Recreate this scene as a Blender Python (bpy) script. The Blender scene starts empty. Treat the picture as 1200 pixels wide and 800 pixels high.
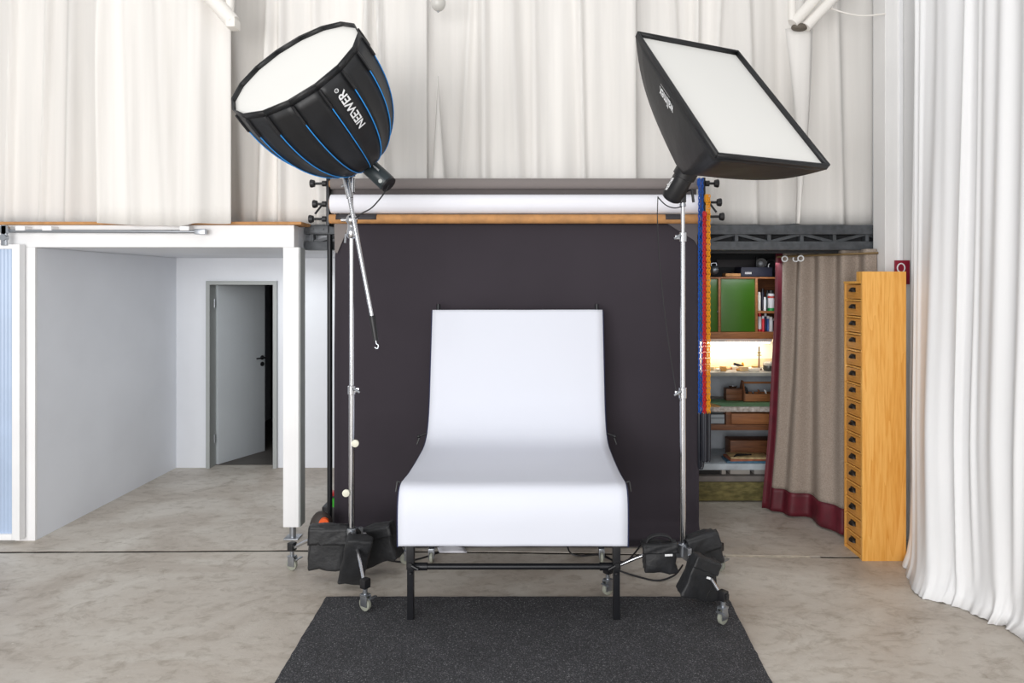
import bpy, bmesh, math, random
from mathutils import Vector, Matrix, noise
random.seed(7)
PI = math.pi
V = Vector
S = bpy.context.scene
COL = S.collection

# ------------------------------------------------------------ camera, light, exposure
cam = bpy.data.cameras.new('camera'); camo = bpy.data.objects.new('camera', cam); COL.objects.link(camo)
camo.location = (0, 0, 1.95); camo.rotation_euler = (PI/2, 0, 0)
cam.lens = 24; cam.sensor_width = 36; cam.shift_x = -22/1200; cam.shift_y = -67/1200
cam.clip_end = 100
S.camera = camo
S.view_settings.view_transform = 'Standard'; S.view_settings.look = 'None'
S.view_settings.gamma = 1; S.view_settings.use_curve_mapping = False
S.view_settings.exposure = 0.0
w = bpy.data.worlds.new('world'); S.world = w; w.use_nodes = True
w.node_tree.nodes['Background'].inputs[0].default_value = (0.97, 0.985, 1.0, 1)
w.node_tree.nodes['Background'].inputs[1].default_value = 0.56


def area(name, loc, target, sx, sy, power, color=(1, 1, 1)):
    l = bpy.data.lights.new(name, 'AREA'); l.shape = 'RECTANGLE'; l.size = sx; l.size_y = sy
    l.energy = power; l.color = color
    o = bpy.data.objects.new(name, l); COL.objects.link(o); o.location = loc
    o.rotation_euler = (V(target)-V(loc)).to_track_quat('-Z', 'Y').to_euler()
    return o


area('window_light_behind', (-2.7, -4.0, 2.1), (-.3, 5, 1.7), 7.0, 3.4, 600, (1.0, 0.99, 0.98))
area('skylight', (-1.2, 2.2, 6.2), (0, 4.6, 0.5), 6.0, 3.0, 45, (1.0, 0.98, 0.95))
area('alcove_fill', (-2.2, 6.3, 2.15), (-2.4, 6.2, 0), 1.2, 0.8, 9, (0.95, 0.98, 1.0))  # unseen fill light, added to brighten the alcove walls


# ------------------------------------------------------------ helpers
def P(px, py, y):
    """a point of the room seen at that place of the photograph, y metres into the room"""
    return V(((px-622)*y/800, y, 1.95-(py-333)*y/800))


def lin(c):
    return tuple(((v/255)/12.92 if v/255 <= .04045 else ((v/255+.055)/1.055)**2.4) for v in c)+(1,)


MATS = {}


def mat(name, rgb, rough=.6, metal=0.0, vary=0.0, scale=6.0, bump=0.0, bscale=60.0, stretch=None,
        rgb2=None, trans=0.0, spec=.5, emit=0.0, sheen=0.0, detail=4):
    if name in MATS: return MATS[name]
    m = bpy.data.materials.new(name); m.use_nodes = True; nt = m.node_tree; N = nt.nodes; L = nt.links
    b = N['Principled BSDF']
    b.inputs['Base Color'].default_value = lin(rgb); b.inputs['Roughness'].default_value = rough
    b.inputs['Metallic'].default_value = metal
    b.inputs['Specular IOR Level'].default_value = spec
    if sheen: b.inputs['Sheen Weight'].default_value = sheen
    tc = N.new('ShaderNodeTexCoord'); mp = N.new('ShaderNodeMapping')
    L.new(tc.outputs['Object'], mp.inputs[0])
    if stretch: mp.inputs['Scale'].default_value = stretch
    if vary or rgb2:
        n = N.new('ShaderNodeTexNoise'); n.inputs['Scale'].default_value = scale; n.inputs['Detail'].default_value = detail
        L.new(mp.outputs[0], n.inputs['Vector'])
        r = N.new('ShaderNodeValToRGB'); r.color_ramp.elements[0].position = .35; r.color_ramp.elements[1].position = .65
        if rgb2 is None:
            rgb2 = tuple(min(255, v*(1+vary)) for v in rgb); lo = tuple(v*(1-vary) for v in rgb)
        else: lo = rgb
        r.color_ramp.elements[0].color = lin(lo); r.color_ramp.elements[1].color = lin(rgb2)
        L.new(n.outputs['Fac'], r.inputs[0]); L.new(r.outputs[0], b.inputs['Base Color'])
    else:
        n = N.new('ShaderNodeTexNoise'); n.inputs['Scale'].default_value = 30
        L.new(mp.outputs[0], n.inputs['Vector'])
        mr = N.new('ShaderNodeMapRange'); mr.inputs['To Min'].default_value = max(0, rough-.05); mr.inputs['To Max'].default_value = min(1, rough+.05)
        L.new(n.outputs['Fac'], mr.inputs['Value']); L.new(mr.outputs[0], b.inputs['Roughness'])
    if bump:
        nb = N.new('ShaderNodeTexNoise'); nb.inputs['Scale'].default_value = bscale; nb.inputs['Detail'].default_value = 3
        L.new(mp.outputs[0], nb.inputs['Vector'])
        bp = N.new('ShaderNodeBump'); bp.inputs['Strength'].default_value = bump; bp.inputs['Distance'].default_value = .01
        L.new(nb.outputs['Fac'], bp.inputs['Height']); L.new(bp.outputs[0], b.inputs['Normal'])
    if emit:
        b.inputs['Emission Color'].default_value = lin(rgb); b.inputs['Emission Strength'].default_value = emit
    if trans:
        t = N.new('ShaderNodeBsdfTranslucent'); t.inputs[0].default_value = lin(rgb)
        mx = N.new('ShaderNodeMixShader'); mx.inputs[0].default_value = trans
        out = N['Material Output']
        L.new(b.outputs[0], mx.inputs[1]); L.new(t.outputs[0], mx.inputs[2]); L.new(mx.outputs[0], out.inputs[0])
    MATS[name] = m
    return m


def wood(name, a, b, axis='Z', scale=1.0, rough=.45, rings=True):
    if name in MATS: return MATS[name]
    m = bpy.data.materials.new(name); m.use_nodes = True; nt = m.node_tree; N = nt.nodes; L = nt.links
    bs = N['Principled BSDF']; bs.inputs['Roughness'].default_value = rough
    tc = N.new('ShaderNodeTexCoord'); mp = N.new('ShaderNodeMapping'); L.new(tc.outputs['Object'], mp.inputs[0])
    st = {'Z': (1, 1, .07), 'X': (.07, 1, 1), 'Y': (1, .07, 1)}[axis]
    mp.inputs['Scale'].default_value = tuple(s*scale for s in st)
    n = N.new('ShaderNodeTexNoise'); n.inputs['Scale'].default_value = 7; n.inputs['Detail'].default_value = 3; n.inputs['Distortion'].default_value = .6
    L.new(mp.outputs[0], n.inputs['Vector'])
    mu = N.new('ShaderNodeMath'); mu.operation = 'MULTIPLY'; mu.inputs[1].default_value = 9
    L.new(n.outputs['Fac'], mu.inputs[0])
    fr = N.new('ShaderNodeMath'); fr.operation = 'FRACT'; L.new(mu.outputs[0], fr.inputs[0])
    n2 = N.new('ShaderNodeTexNoise'); n2.inputs['Scale'].default_value = 90; n2.inputs['Detail'].default_value = 2
    L.new(mp.outputs[0], n2.inputs['Vector'])
    mix = N.new('ShaderNodeMath'); mix.operation = 'MULTIPLY_ADD'; mix.inputs[1].default_value = .35
    L.new(fr.outputs[0], mix.inputs[0]); L.new(n2.outputs['Fac'], mix.inputs[2])
    r = N.new('ShaderNodeValToRGB'); e = r.color_ramp.elements
    e[0].position = .3; e[0].color = lin(a); e[1].position = .85; e[1].color = lin(b)
    L.new(mix.outputs[0], r.inputs[0]); L.new(r.outputs[0], bs.inputs['Base Color'])
    MATS[name] = m
    return m


def link(o, m, parent):
    if m: o.data.materials.append(m)
    COL.objects.link(o)
    if parent is not None:
        o.parent = parent
        r = parent
        while r.parent is not None: r = r.parent
        o.data.transform(Matrix.Translation(-r.location))
    else:
        vs = [v.co for v in o.data.vertices]
        c = V(((min(v.x for v in vs)+max(v.x for v in vs))/2, (min(v.y for v in vs)+max(v.y for v in vs))/2, min(v.z for v in vs)))
        o.data.transform(Matrix.Translation(-c)); o.location = c
    return o


def obj(name, bm, m, parent=None, smooth=True, angle=40):
    me = bpy.data.meshes.new(name)
    bmesh.ops.recalc_face_normals(bm, faces=bm.faces)
    if smooth:
        a = math.radians(angle)
        for f in bm.faces: f.smooth = True
        for e in bm.edges:
            if len(e.link_faces) == 2 and e.calc_face_angle(0) > a: e.smooth = False
    bm.to_mesh(me); bm.free()
    return link(bpy.data.objects.new(name, me), m, parent)


def thing(name, label, cat, loc, group=None):
    o = bpy.data.objects.new(name, None); COL.objects.link(o); o.empty_display_size = .1
    o.location = loc; o['label'] = label; o['category'] = cat
    if group: o['group'] = group
    return o


def tag(o, label, cat, group=None):
    o['label'] = label; o['category'] = cat
    if group: o['group'] = group
    return o


def struct(name, bm, m, parent=None, smooth=False):
    o = obj(name, bm, m, parent, smooth)
    if parent is None: o['kind'] = 'structure'
    return o


def B(): return bmesh.new()


def box(bm, x0, x1, y0, y1, z0, z1, bev=0.0, M=None, seg=2):
    t = bmesh.new()
    vs = [t.verts.new((x, y, z)) for x in (x0, x1) for y in (y0, y1) for z in (z0, z1)]
    for f in ((0, 1, 3, 2), (4, 6, 7, 5), (0, 4, 5, 1), (2, 3, 7, 6), (0, 2, 6, 4), (1, 5, 7, 3)):
        t.faces.new([vs[i] for i in f])
    if bev: bmesh.ops.bevel(t, geom=t.edges[:], offset=bev, segments=seg, profile=.6, affect='EDGES')
    if M is not None: t.transform(M)
    me = bpy.data.meshes.new('t'); t.to_mesh(me); t.free(); bm.from_mesh(me); bpy.data.meshes.remove(me)
    return bm


def tube(bm, pts, r, n=10, cap=True, closed=False):
    pts = [V(p) for p in pts]; k = len(pts)
    rs = r if isinstance(r, (list, tuple)) else [r]*k
    tang = []
    for i in range(k):
        if closed: d = pts[(i+1) % k]-pts[i-1]
        else: d = pts[min(i+1, k-1)]-pts[max(i-1, 0)]
        tang.append(d.normalized())
    up = V((0, 0, 1)) if abs(tang[0].z) < .9 else V((0, 1, 0))
    u = tang[0].cross(up).normalized(); rings = []
    for i in range(k):
        u = (u-tang[i]*u.dot(tang[i])).normalized(); v = tang[i].cross(u)
        rings.append([bm.verts.new(pts[i]+(u*math.cos(2*PI*j/n)+v*math.sin(2*PI*j/n))*rs[i]) for j in range(n)])
    for i in range(k if closed else k-1):
        a, b = rings[i], rings[(i+1) % k]
        for j in range(n): bm.faces.new((a[j], a[(j+1) % n], b[(j+1) % n], b[j]))
    if cap and not closed:
        bm.faces.new(rings[0][::-1]); bm.faces.new(rings[-1])
    return bm


def smoothpts(pts, n=6):
    pts = [V(p) for p in pts]; out = []
    for i in range(len(pts)-1):
        p0 = pts[max(i-1, 0)]; p1 = pts[i]; p2 = pts[i+1]; p3 = pts[min(i+2, len(pts)-1)]
        for j in range(n):
            t = j/n
            out.append(.5*((2*p1)+(p2-p0)*t+(2*p0-5*p1+4*p2-p3)*t*t+(3*p1-p0-3*p2+p3)*t**3))
    out.append(pts[-1]); return out


def cyl(bm, a, b, r, r2=None, n=16):
    return tube(bm, [a, b], [r, r if r2 is None else r2], n)


def lathe(bm, prof, c, axis, n=16):
    """prof: (distance along axis, radius) pairs"""
    a = V(axis).normalized(); c = V(c)
    return tube(bm, [c+a*t for t, _ in prof], [max(r, .0004) for _, r in prof], n) if len(prof) > 1 else bm


def grid(bm, nu, nv, f):
    vs = [[bm.verts.new(f(i/nu, j/nv)) for j in range(nv+1)] for i in range(nu+1)]
    for i in range(nu):
        for j in range(nv): bm.faces.new((vs[i][j], vs[i+1][j], vs[i+1][j+1], vs[i][j+1]))
    return vs


def ball(bm, c, r, sx=1, sy=1, sz=1, sub=3):
    t = bmesh.new(); bmesh.ops.create_icosphere(t, subdivisions=sub, radius=r)
    t.transform(Matrix.Translation(V(c)) @ Matrix.Diagonal((sx, sy, sz, 1)))
    me = bpy.data.meshes.new('t'); t.to_mesh(me); t.free(); bm.from_mesh(me); bpy.data.meshes.remove(me)
    return bm


def solid(o, t, off=-1):
    md = o.modifiers.new('thickness', 'SOLIDIFY'); md.thickness = t; md.offset = off
    return o


def n1(x, s): return noise.noise(V((x, s*17.3, s*3.1)))


def text_mesh(txt, size=1.0, sx=1.0):
    """flat letters as a mesh, origin at the left of the baseline"""
    c = bpy.data.curves.new('lettering', 'FONT'); c.body = txt; c.size = size; c.resolution_u = 3; c.extrude = 0; c.offset = .022*size
    o = bpy.data.objects.new('lettering', c); COL.objects.link(o)
    dg = bpy.context.evaluated_depsgraph_get(); dg.update()
    me = bpy.data.meshes.new_from_object(o.evaluated_get(dg))
    bpy.data.objects.remove(o); bpy.data.curves.remove(c)
    bm = bmesh.new(); bm.from_mesh(me); bpy.data.meshes.remove(me)
    bmesh.ops.triangulate(bm, faces=bm.faces)
    for v in bm.verts: v.co.x *= sx
    return bm


def put_text(name, txt, M, m, parent, size=1.0, sx=1.0):
    bm = text_mesh(txt, size, sx); bm.transform(M)
    return obj(name, bm, m, parent, smooth=False)


def frame_from(o, xdir, ydir):
    x = V(xdir).normalized(); y = V(ydir); y = (y-x*y.dot(x)).normalized(); z = x.cross(y)
    return Matrix(((x.x, y.x, z.x, o[0]), (x.y, y.y, z.y, o[1]), (x.z, y.z, z.z, o[2]), (0, 0, 0, 1)))


# ------------------------------------------------------------ materials
white_paint = mat('white_paint', (240, 240, 241), .5, vary=.012, scale=2)
alcove_paint = mat('alcove_paint', (232, 235, 241), .6, vary=.012, scale=1.5)
frame_grey = mat('door_frame_grey', (165, 169, 168), .45)
door_grey = mat('door_leaf_grey', (196, 202, 207), .5, vary=.01, scale=2)
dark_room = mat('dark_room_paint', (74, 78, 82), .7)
curtain_white = mat('sheer_curtain_cloth', (236, 233, 229), .85, trans=.08, bump=.06, bscale=300, vary=.03, scale=2.5, stretch=(3, 3, .12), spec=.15)  # vertical tone bands in the colour imitate light through overlapping sheer layers
curtain_side = mat('white_curtain_cloth', (236, 236, 237), .8, bump=.05, bscale=250, vary=.012, scale=2.2, stretch=(3, 3, .15), spec=.2)
black_steel = mat('black_steel', (30, 31, 35), .4, .3, spec=.5)
anth_steel = mat('anthracite_painted_steel', (74, 77, 81), .5, .2, vary=.12, scale=18)
chrome = mat('chrome', (205, 206, 210), .18, 1.0)
zinc = mat('zinc_plated_steel', (168, 172, 178), .35, .9)
black_plastic = mat('black_plastic', (26, 26, 29), .45)
black_nylon = mat('black_nylon', (25, 26, 29), .55, bump=.5, bscale=22, sheen=.05, vary=.15, scale=25)
softbox_black = mat('softbox_black_cloth', (25, 26, 29), .5, bump=.2, bscale=14, vary=.12, scale=6)
diffuser = mat('white_diffuser_cloth', (230, 229, 225), .8, bump=.05, bscale=10)
blue_piping = mat('blue_piping', (44, 146, 226), .5)
letter_white = mat('white_lettering', (235, 236, 238), .6)
wheel_grey = mat('grey_rubber_wheel', (150, 152, 140), .5)
paper_black = mat('black_background_paper', (57, 52, 58), .85, bump=.12, bscale=5, vary=.04, scale=1.2, spec=.2)
paper_grey = mat('grey_background_paper', (126, 119, 117), .8)
paper_white = mat('white_background_paper', (238, 238, 245), .8)
kraft = mat('kraft_cardboard', (186, 136, 86), .75, vary=.06, scale=14)
sheet_white = mat('white_table_sheet', (219, 222, 232), .6, spec=.3, bump=.06, bscale=2.2)
sheet_edge = mat('dark_blue_edging', (30, 38, 74), .5)
pine = wood('honey_pine', (214, 146, 56), (234, 176, 92), 'Z', 1.0, .38)
pine_dark = wood('honey_pine_drawer', (188, 122, 46), (214, 152, 74), 'Y', 1.6, .4)
brown_wood = wood('brown_wood', (88, 50, 28), (120, 74, 42), 'X', 1.2, .5)
oak_wood = wood('light_brown_wood', (126, 76, 40), (156, 100, 56), 'X', 1.2, .5)
green_lam = mat('green_laminate', (54, 98, 18), .3, vary=.06, scale=2, spec=.6)
linen = mat('taupe_linen', (160, 147, 136), .95, vary=.07, scale=120, bump=.5, bscale=260, spec=.1, detail=6)
burgundy = mat('burgundy_cloth', (92, 22, 36), .55, vary=.1, scale=10, bump=.15, bscale=20)

# floor concrete
cm = bpy.data.materials.new('worn_concrete'); cm.use_nodes = True
nt = cm.node_tree; N = nt.nodes; L = nt.links; bs = N['Principled BSDF']
tc = N.new('ShaderNodeTexCoord'); mp = N.new('ShaderNodeMapping'); L.new(tc.outputs['Object'], mp.inputs[0]); mp.inputs['Scale'].default_value = (1, 1.5, 1)


def nz(sc, det, dist=0.0, rough=.6):
    n = N.new('ShaderNodeTexNoise'); n.inputs['Scale'].default_value = sc; n.inputs['Detail'].default_value = det
    n.inputs['Distortion'].default_value = dist; n.inputs['Roughness'].default_value = rough
    L.new(mp.outputs[0], n.inputs['Vector']); return n


def ramp(src, stops):
    r = N.new('ShaderNodeValToRGB'); e = r.color_ramp.elements
    while len(e) < len(stops): e.new(.5)
    for k, (p, c) in enumerate(stops): e[k].position = p; e[k].color = lin(c)
    L.new(src, r.inputs[0]); return r


def mixc(fac, a, b, mode='MIX'):
    x = N.new('ShaderNodeMix'); x.data_type = 'RGBA'; x.blend_type = mode
    if isinstance(fac, float): x.inputs[0].default_value = fac
    else: L.new(fac, x.inputs[0])
    L.new(a, x.inputs[6]); L.new(b, x.inputs[7]); return x.outputs[2]


base = ramp(nz(.9, 9, .8, .62).outputs['Fac'], [(.3, (168, 157, 145)), (.46, (190, 181, 170)), (.56, (200, 193, 183)), (.72, (214, 209, 200))])
fine = ramp(nz(9, 8, .5, .7).outputs['Fac'], [(.3, (205, 200, 193)), (.5, (252, 252, 252)), (.75, (255, 255, 255))])
c1 = mixc(.8, base.outputs[0], fine.outputs[0], 'MULTIPLY')
stain = ramp(nz(1.7, 10, 1.6, .75).outputs['Fac'], [(.56, (0, 0, 0)), (.68, (190, 190, 190))])
dk = N.new('ShaderNodeRGB'); dk.outputs[0].default_value = lin((126, 110, 92))
c2 = mixc(stain.outputs[0], c1, dk.outputs[0])
speck = ramp(nz(26, 6, 0, .8).outputs['Fac'], [(.62, (0, 0, 0)), (.70, (200, 200, 200))])
lt = N.new('ShaderNodeRGB'); lt.outputs[0].default_value = lin((228, 222, 212))
c3 = mixc(speck.outputs[0], c2, lt.outputs[0])
L.new(c3, bs.inputs['Base Color'])
rr = N.new('ShaderNodeMapRange'); rr.inputs['To Min'].default_value = .38; rr.inputs['To Max'].default_value = .62
L.new(nz(2.3, 6).outputs['Fac'], rr.inputs['Value']); L.new(rr.outputs[0], bs.inputs['Roughness'])
bp = N.new('ShaderNodeBump'); bp.inputs['Strength'].default_value = .25; bp.inputs['Distance'].default_value = .02
L.new(nz(5, 9, .3, .7).outputs['Fac'], bp.inputs['Height']); L.new(bp.outputs[0], bs.inputs['Normal'])
concrete = cm

# ------------------------------------------------------------ the setting
# floor: two slabs with a recessed joint between them
joint = [(-8, 4.93), (-3.9, 4.97), (-3.0, 4.98), (-1.8, 5.0), (-1.0, 4.985), (0, 4.96), (1.4, 4.905), (2.3, 4.875), (3.4, 4.84)]
jp = []
for (xa, ya), (xb, yb) in zip(joint, joint[1:]):
    for k in range(12):
        t = k/12; jp.append((xa+(xb-xa)*t, ya+(yb-ya)*t+.004*n1((xa+(xb-xa)*t)*6, 2)))
jp.append(joint[-1])
bm = B()
rows = []
for x, y in jp:
    g = .019+.005*n1(x*9, 5)
    rows.append([bm.verts.new(p) for p in ((x, -4, 0), (x, y-g, 0), (x, y-g, -.03), (x, y+g, -.03), (x, y+g, 0), (x, 9.8, 0))])
for a, b in zip(rows, rows[1:]):
    for j in range(5): bm.faces.new((a[j], b[j], b[j+1], a[j+1]))
struct('floor', bm, concrete)
# dark filler in the joint, pale mortar where the right part was patched
jf = mat('joint_filler', (48, 42, 36), .9); jw = mat('joint_mortar', (196, 188, 172), .9, vary=.08, scale=20)
for nm, xa, xb, m, z in (('trim_1', -8, 1.35, jf, -.004), ('trim_2', 1.35, 2.0, jw, -.002), ('trim_3', 2.0, 3.3, jf, -.004)):
    bm = B(); pts = [q for q in jp if xa <= q[0] <= xb]
    grid(bm, len(pts)-1, 1, lambda u, v, pts=pts, z=z: V((pts[round(u*(len(pts)-1))][0], pts[round(u*(len(pts)-1))][1]+(v-.5)*.05, z)))
    struct(nm, bm, m)

# alcove shell
bm = B(); box(bm, -3.95, -3.77, 5.216, 7.38, 0, 2.23); box(bm, -3.95, -3.77, 7.38, 10.0, 0, 2.4)
struct('wall_left', bm, alcove_paint)
bm = B()   # rear wall with the door opening
dx0, dx1, dz = -3.405, -2.725, 1.955
box(bm, -3.77, dx0, 7.26, 7.38, 0, 2.23); box(bm, dx1, 1.0, 7.26, 7.38, 0, 2.23); box(bm, dx0, dx1, 7.26, 7.38, dz, 2.23)
struct('wall_rear', bm, alcove_paint)
bm = B(); box(bm, -3.95, -1.80, 5.285, 7.38, 2.232, 2.395); box(bm, -1.80, 1.0, 5.56, 7.38, 2.232, 2.395); struct('ceiling_alcove', bm, alcove_paint)
bm = B(); box(bm, -5.6, -1.80, 5.19, 5.285, 2.232, 2.4, .004)   # fascia over the alcove
struct('trim_4', bm, white_paint)
bm = B(); box(bm, -5.6, -1.74, 5.17, 5.40, 2.402, 2.424, .002); struct('trim_5', bm, kraft)   # raw edge of the deck board
bm = B(); box(bm, -3.92, -3.769, 5.19, 5.215, 0.0, 2.232, .003); struct('trim_6', bm, white_paint)
bm = B(); box(bm, .98, 1.06, 5.75, 7.38, 0, 2.23); struct('wall_partition', bm, dark_room)
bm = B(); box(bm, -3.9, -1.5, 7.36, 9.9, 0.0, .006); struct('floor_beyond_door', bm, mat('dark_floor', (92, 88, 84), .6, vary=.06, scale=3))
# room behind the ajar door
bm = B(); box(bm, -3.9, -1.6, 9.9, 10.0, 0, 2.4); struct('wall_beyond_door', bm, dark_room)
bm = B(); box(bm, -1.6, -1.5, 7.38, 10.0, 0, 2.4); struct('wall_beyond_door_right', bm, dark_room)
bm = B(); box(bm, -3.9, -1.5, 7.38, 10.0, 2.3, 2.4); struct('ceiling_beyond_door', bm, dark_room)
# white post on a steel foot
post = thing('support_post', 'square white post on a short steel foot at the alcove corner', 'post', (-1.83, 5.25, 0))
bm = B(); box(bm, -1.887, -1.768, 5.2, 5.32, .10, 2.232, .003); obj('shaft', bm, white_paint, post)
bm = B(); cyl(bm, (-1.83, 5.25, .01), (-1.83, 5.25, .1), .024); box(bm, -1.885, -1.775, 5.2, 5.31, 0, .01, .002); obj('foot', bm, zinc, post)
bm = B(); box(bm, -1.766, -1.757, 5.205, 5.315, .1, 2.23); obj('edge_strip', bm, frame_grey, post)
# door
d = thing('door_1', 'x', 'door', (-3.4, 7.26, 0)); del d['label']; del d['category']; d['kind'] = 'structure'
bm = B()
box(bm, -3.44, -3.40, 7.225, 7.40, 0, 1.945); box(bm, -2.73, -2.69, 7.225, 7.40, 0, 1.945); box(bm, -3.44, -2.69, 7.225, 7.40, 1.945, 1.985)
obj('door_frame', bm, frame_grey, d)
Md = Matrix.Translation((-3.392, 7.37, 0)) @ Matrix.Rotation(math.radians(66), 4, 'Z')
bm = B(); box(bm, 0, .665, -.02, .02, .008, 1.94, .003, Md); leaf = obj('door_leaf', bm, door_grey, d)
bm = B()
a = Md @ V((.62, -.02, 1.10)); nrm = (Md.to_3x3() @ V((0, -1, 0))); al = (Md.to_3x3() @ V((-1, 0, 0)))
cyl(bm, a, a+nrm*.045, .011); cyl(bm, a+nrm*.045, a+nrm*.045+al*.12, .009); lathe(bm, [(0, .026), (.008, .026), (.01, .01)], a, nrm)
k = a-V((0, 0, .075)); lathe(bm, [(0, .026), (.008, .026), (.01, .012)], k, nrm)
obj('handle', bm, black_plastic, leaf)
bm = B()
for z in (.25, 1.7):
    cyl(bm, (-3.396, 7.33, z), (-3.396, 7.33, z+.09), .009)
obj('hinge', bm, zinc, d)

# sliding panel at the left with its steel rail
poly = mat('blue_polycarbonate', (172, 190, 216), .35, vary=.02, scale=3)
sp = thing('sliding_door', 'white framed sliding door with a pale blue ribbed panel at the left edge', 'sliding door', (-4.5, 5.16, 0))
bm = B(); box(bm, -3.893, -3.835, 5.12, 5.18, .03, 2.25, .004); box(bm, -5.55, -3.893, 5.12, 5.18, .03, .075, .004); box(bm, -5.55, -3.893, 5.12, 5.18, 2.215, 2.25, .004); box(bm, -5.6, -5.55, 5.12, 5.18, .02, 2.25)
obj('frame', bm, white_paint, sp)
bm = B()
nx = 60
grid(bm, nx*2, 1, lambda u, v: V((-5.55+1.66*u, 5.15-.004*(round(u*nx*2) % 2), .075+2.14*v)))
o = obj('panel', bm, poly, sp, smooth=False); solid(o, .006)
rail = thing('door_rail', 'thin grey steel sliding rail along the top of the white fascia', 'rail', (-4.5, 5.12, 2.33))
bm = B(); cyl(bm, (-5.6, 5.13, 2.355), (-2.46, 5.13, 2.345), .013); obj('tube', bm, zinc, rail)
for px in (28, 59, 219):
    bm = B(); q = P(px, 268, 5.15); box(bm, q.x-.035, q.x+.035, 5.11, 5.192, 2.353, 2.385, .004); obj('bracket', bm, white_paint, rail)
bm = B(); box(bm, -2.52, -2.44, 5.11, 5.15, 2.325, 2.365, .004); obj('end_stop', bm, zinc, rail)
bm = B(); q = P(4, 275, 5.1); cyl(bm, (q.x, 5.1, 2.36), (q.x, 5.125, 2.36), .035); cyl(bm, (q.x, 5.09, 2.30), (q.x, 5.125, 2.30), .025); box(bm, q.x-.02, q.x+.02, 5.1, 5.12, 2.24, 2.39, .003)
obj('roller_hanger', bm, zinc, rail)

# right pillar, walls behind the curtains
bm = B(); box(bm, 2.70, 3.35, 5.2, 5.385, 0, 4.9, .004); struct('wall_right_pillar', bm, mat('pillar_paint', (232, 231, 230), .5, vary=.01, scale=2))
bm = B(); box(bm, 2.80, 2.83, 5.185, 5.2, 0, 4.9, .003); struct('trim_7', bm, white_paint)
bm = B(); box(bm, 3.3, 3.4, -1.0, 5.2, 0, 4.9); struct('wall_right', bm, white_paint)
bm = B(); box(bm, -5.9, 3.35, 6.0, 6.1, 2.4, 4.9); struct('wall_back', bm, alcove_paint)
# workshop shell
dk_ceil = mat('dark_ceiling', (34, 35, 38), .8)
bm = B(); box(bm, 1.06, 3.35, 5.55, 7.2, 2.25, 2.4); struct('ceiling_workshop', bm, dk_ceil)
shop_paint = mat('grey_blue_paint', (178, 184, 192), .6, vary=.07, scale=5)
bm = B(); box(bm, 1.06, 3.35, 6.72, 6.82, 0, 2.25); struct('wall_workshop', bm, shop_paint)
bm = B(); box(bm, 3.25, 3.35, 5.5, 6.8, 0, 2.3); struct('wall_workshop_right', bm, dark_room)

bm = B(); box(bm, 1.06, 3.25, 6.69, 6.718, 2.0, 2.248); struct('wall_workshop_dark_panel', bm, dk_ceil)  # near-black panel added to dim the too bright wall above the cabinet

# ------------------------------------------------------------ upper curtains
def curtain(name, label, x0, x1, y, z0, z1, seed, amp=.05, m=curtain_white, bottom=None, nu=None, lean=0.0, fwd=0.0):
    w_ = x1-x0; nu = nu or int(w_*60); bm = B(); nv = 16
    cre = []; rnd = random.Random(seed); x = x0
    while x < x1:
        cre.append((x, rnd.uniform(.35, 1), rnd.uniform(.018, .06), rnd.uniform(-.06, .06))); x += rnd.uniform(.08, .42)

    def f(u, v):
        xx = x0+w_*u; a = 0
        for c, h, wd, dr in cre:
            d_ = (xx-c-dr*(v-.5)*2)/wd
            if abs(d_) < 4: a -= h*amp*1.9*math.exp(-d_*d_)
        a += amp*1.8*n1(xx*2.3+lean*v, seed+.5)+amp*.5*n1(xx*9+.5*v, seed+.2)
        zb = z0+(bottom(xx) if bottom else 0)+.012*n1(xx*4, seed)
        return V((xx+lean*(v-.5)*(1-abs(2*u-1)), y+a*(.25 if fwd and v < .1 else 1)-fwd*max(0, 1-v/.3)**1.5, zb+(z1-zb)*v))
    grid(bm, nu, nv, f)
    o = obj(name, bm, m, smooth=True, angle=180); solid(o, .003); tag(o, label, 'curtain'); return o


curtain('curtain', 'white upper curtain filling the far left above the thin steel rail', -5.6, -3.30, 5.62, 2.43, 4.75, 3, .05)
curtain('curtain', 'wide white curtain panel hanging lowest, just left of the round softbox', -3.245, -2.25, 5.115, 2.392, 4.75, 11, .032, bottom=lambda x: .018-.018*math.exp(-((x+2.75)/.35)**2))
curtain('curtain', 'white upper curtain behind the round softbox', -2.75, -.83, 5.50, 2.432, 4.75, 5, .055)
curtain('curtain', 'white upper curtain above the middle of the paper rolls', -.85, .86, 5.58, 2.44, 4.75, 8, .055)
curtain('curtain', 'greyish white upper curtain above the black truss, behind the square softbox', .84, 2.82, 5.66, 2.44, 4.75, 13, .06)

# roof struts in white steel
strut = mat('white_steel', (236, 232, 226), .5)
bm = B()
q0 = P(224, -30, 5.0); q1 = P(273, 26, 5.0)
tube(bm, [q0, q1], .055, 12); box(bm, q1.x-.035, q1.x+.035, 4.95, 5.05, q1.z-.05, q1.z+.02, .01)
cyl(bm, P(269, 20, 5.03), P(272, 12, 5.03)+V((0, 0, .55)), .03)
tag(obj('roof_strut', bm, strut), 'white steel roof strut slanting down at the upper left', 'beam')
rs = thing('roof_strut', 'white steel pipes meeting at a node above the square softbox', 'beam', P(934, 34, 5.3))
for a_, b_, r_ in (((928, 24), (928, -60), .028), ((929, 28), (990, -40), .042), ((944, 32), (1013, -40), .04)):
    bm = B(); cyl(bm, P(*a_, 5.27), P(*b_, 5.27), r_); obj('pipe', bm, strut, rs)
bm = B(); ball(bm, P(937, 32, 5.28), .05, 1.3, .8, .6); obj('node', bm, mat('dark_joint', (96, 88, 78), .6), rs)
bm = B()
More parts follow.
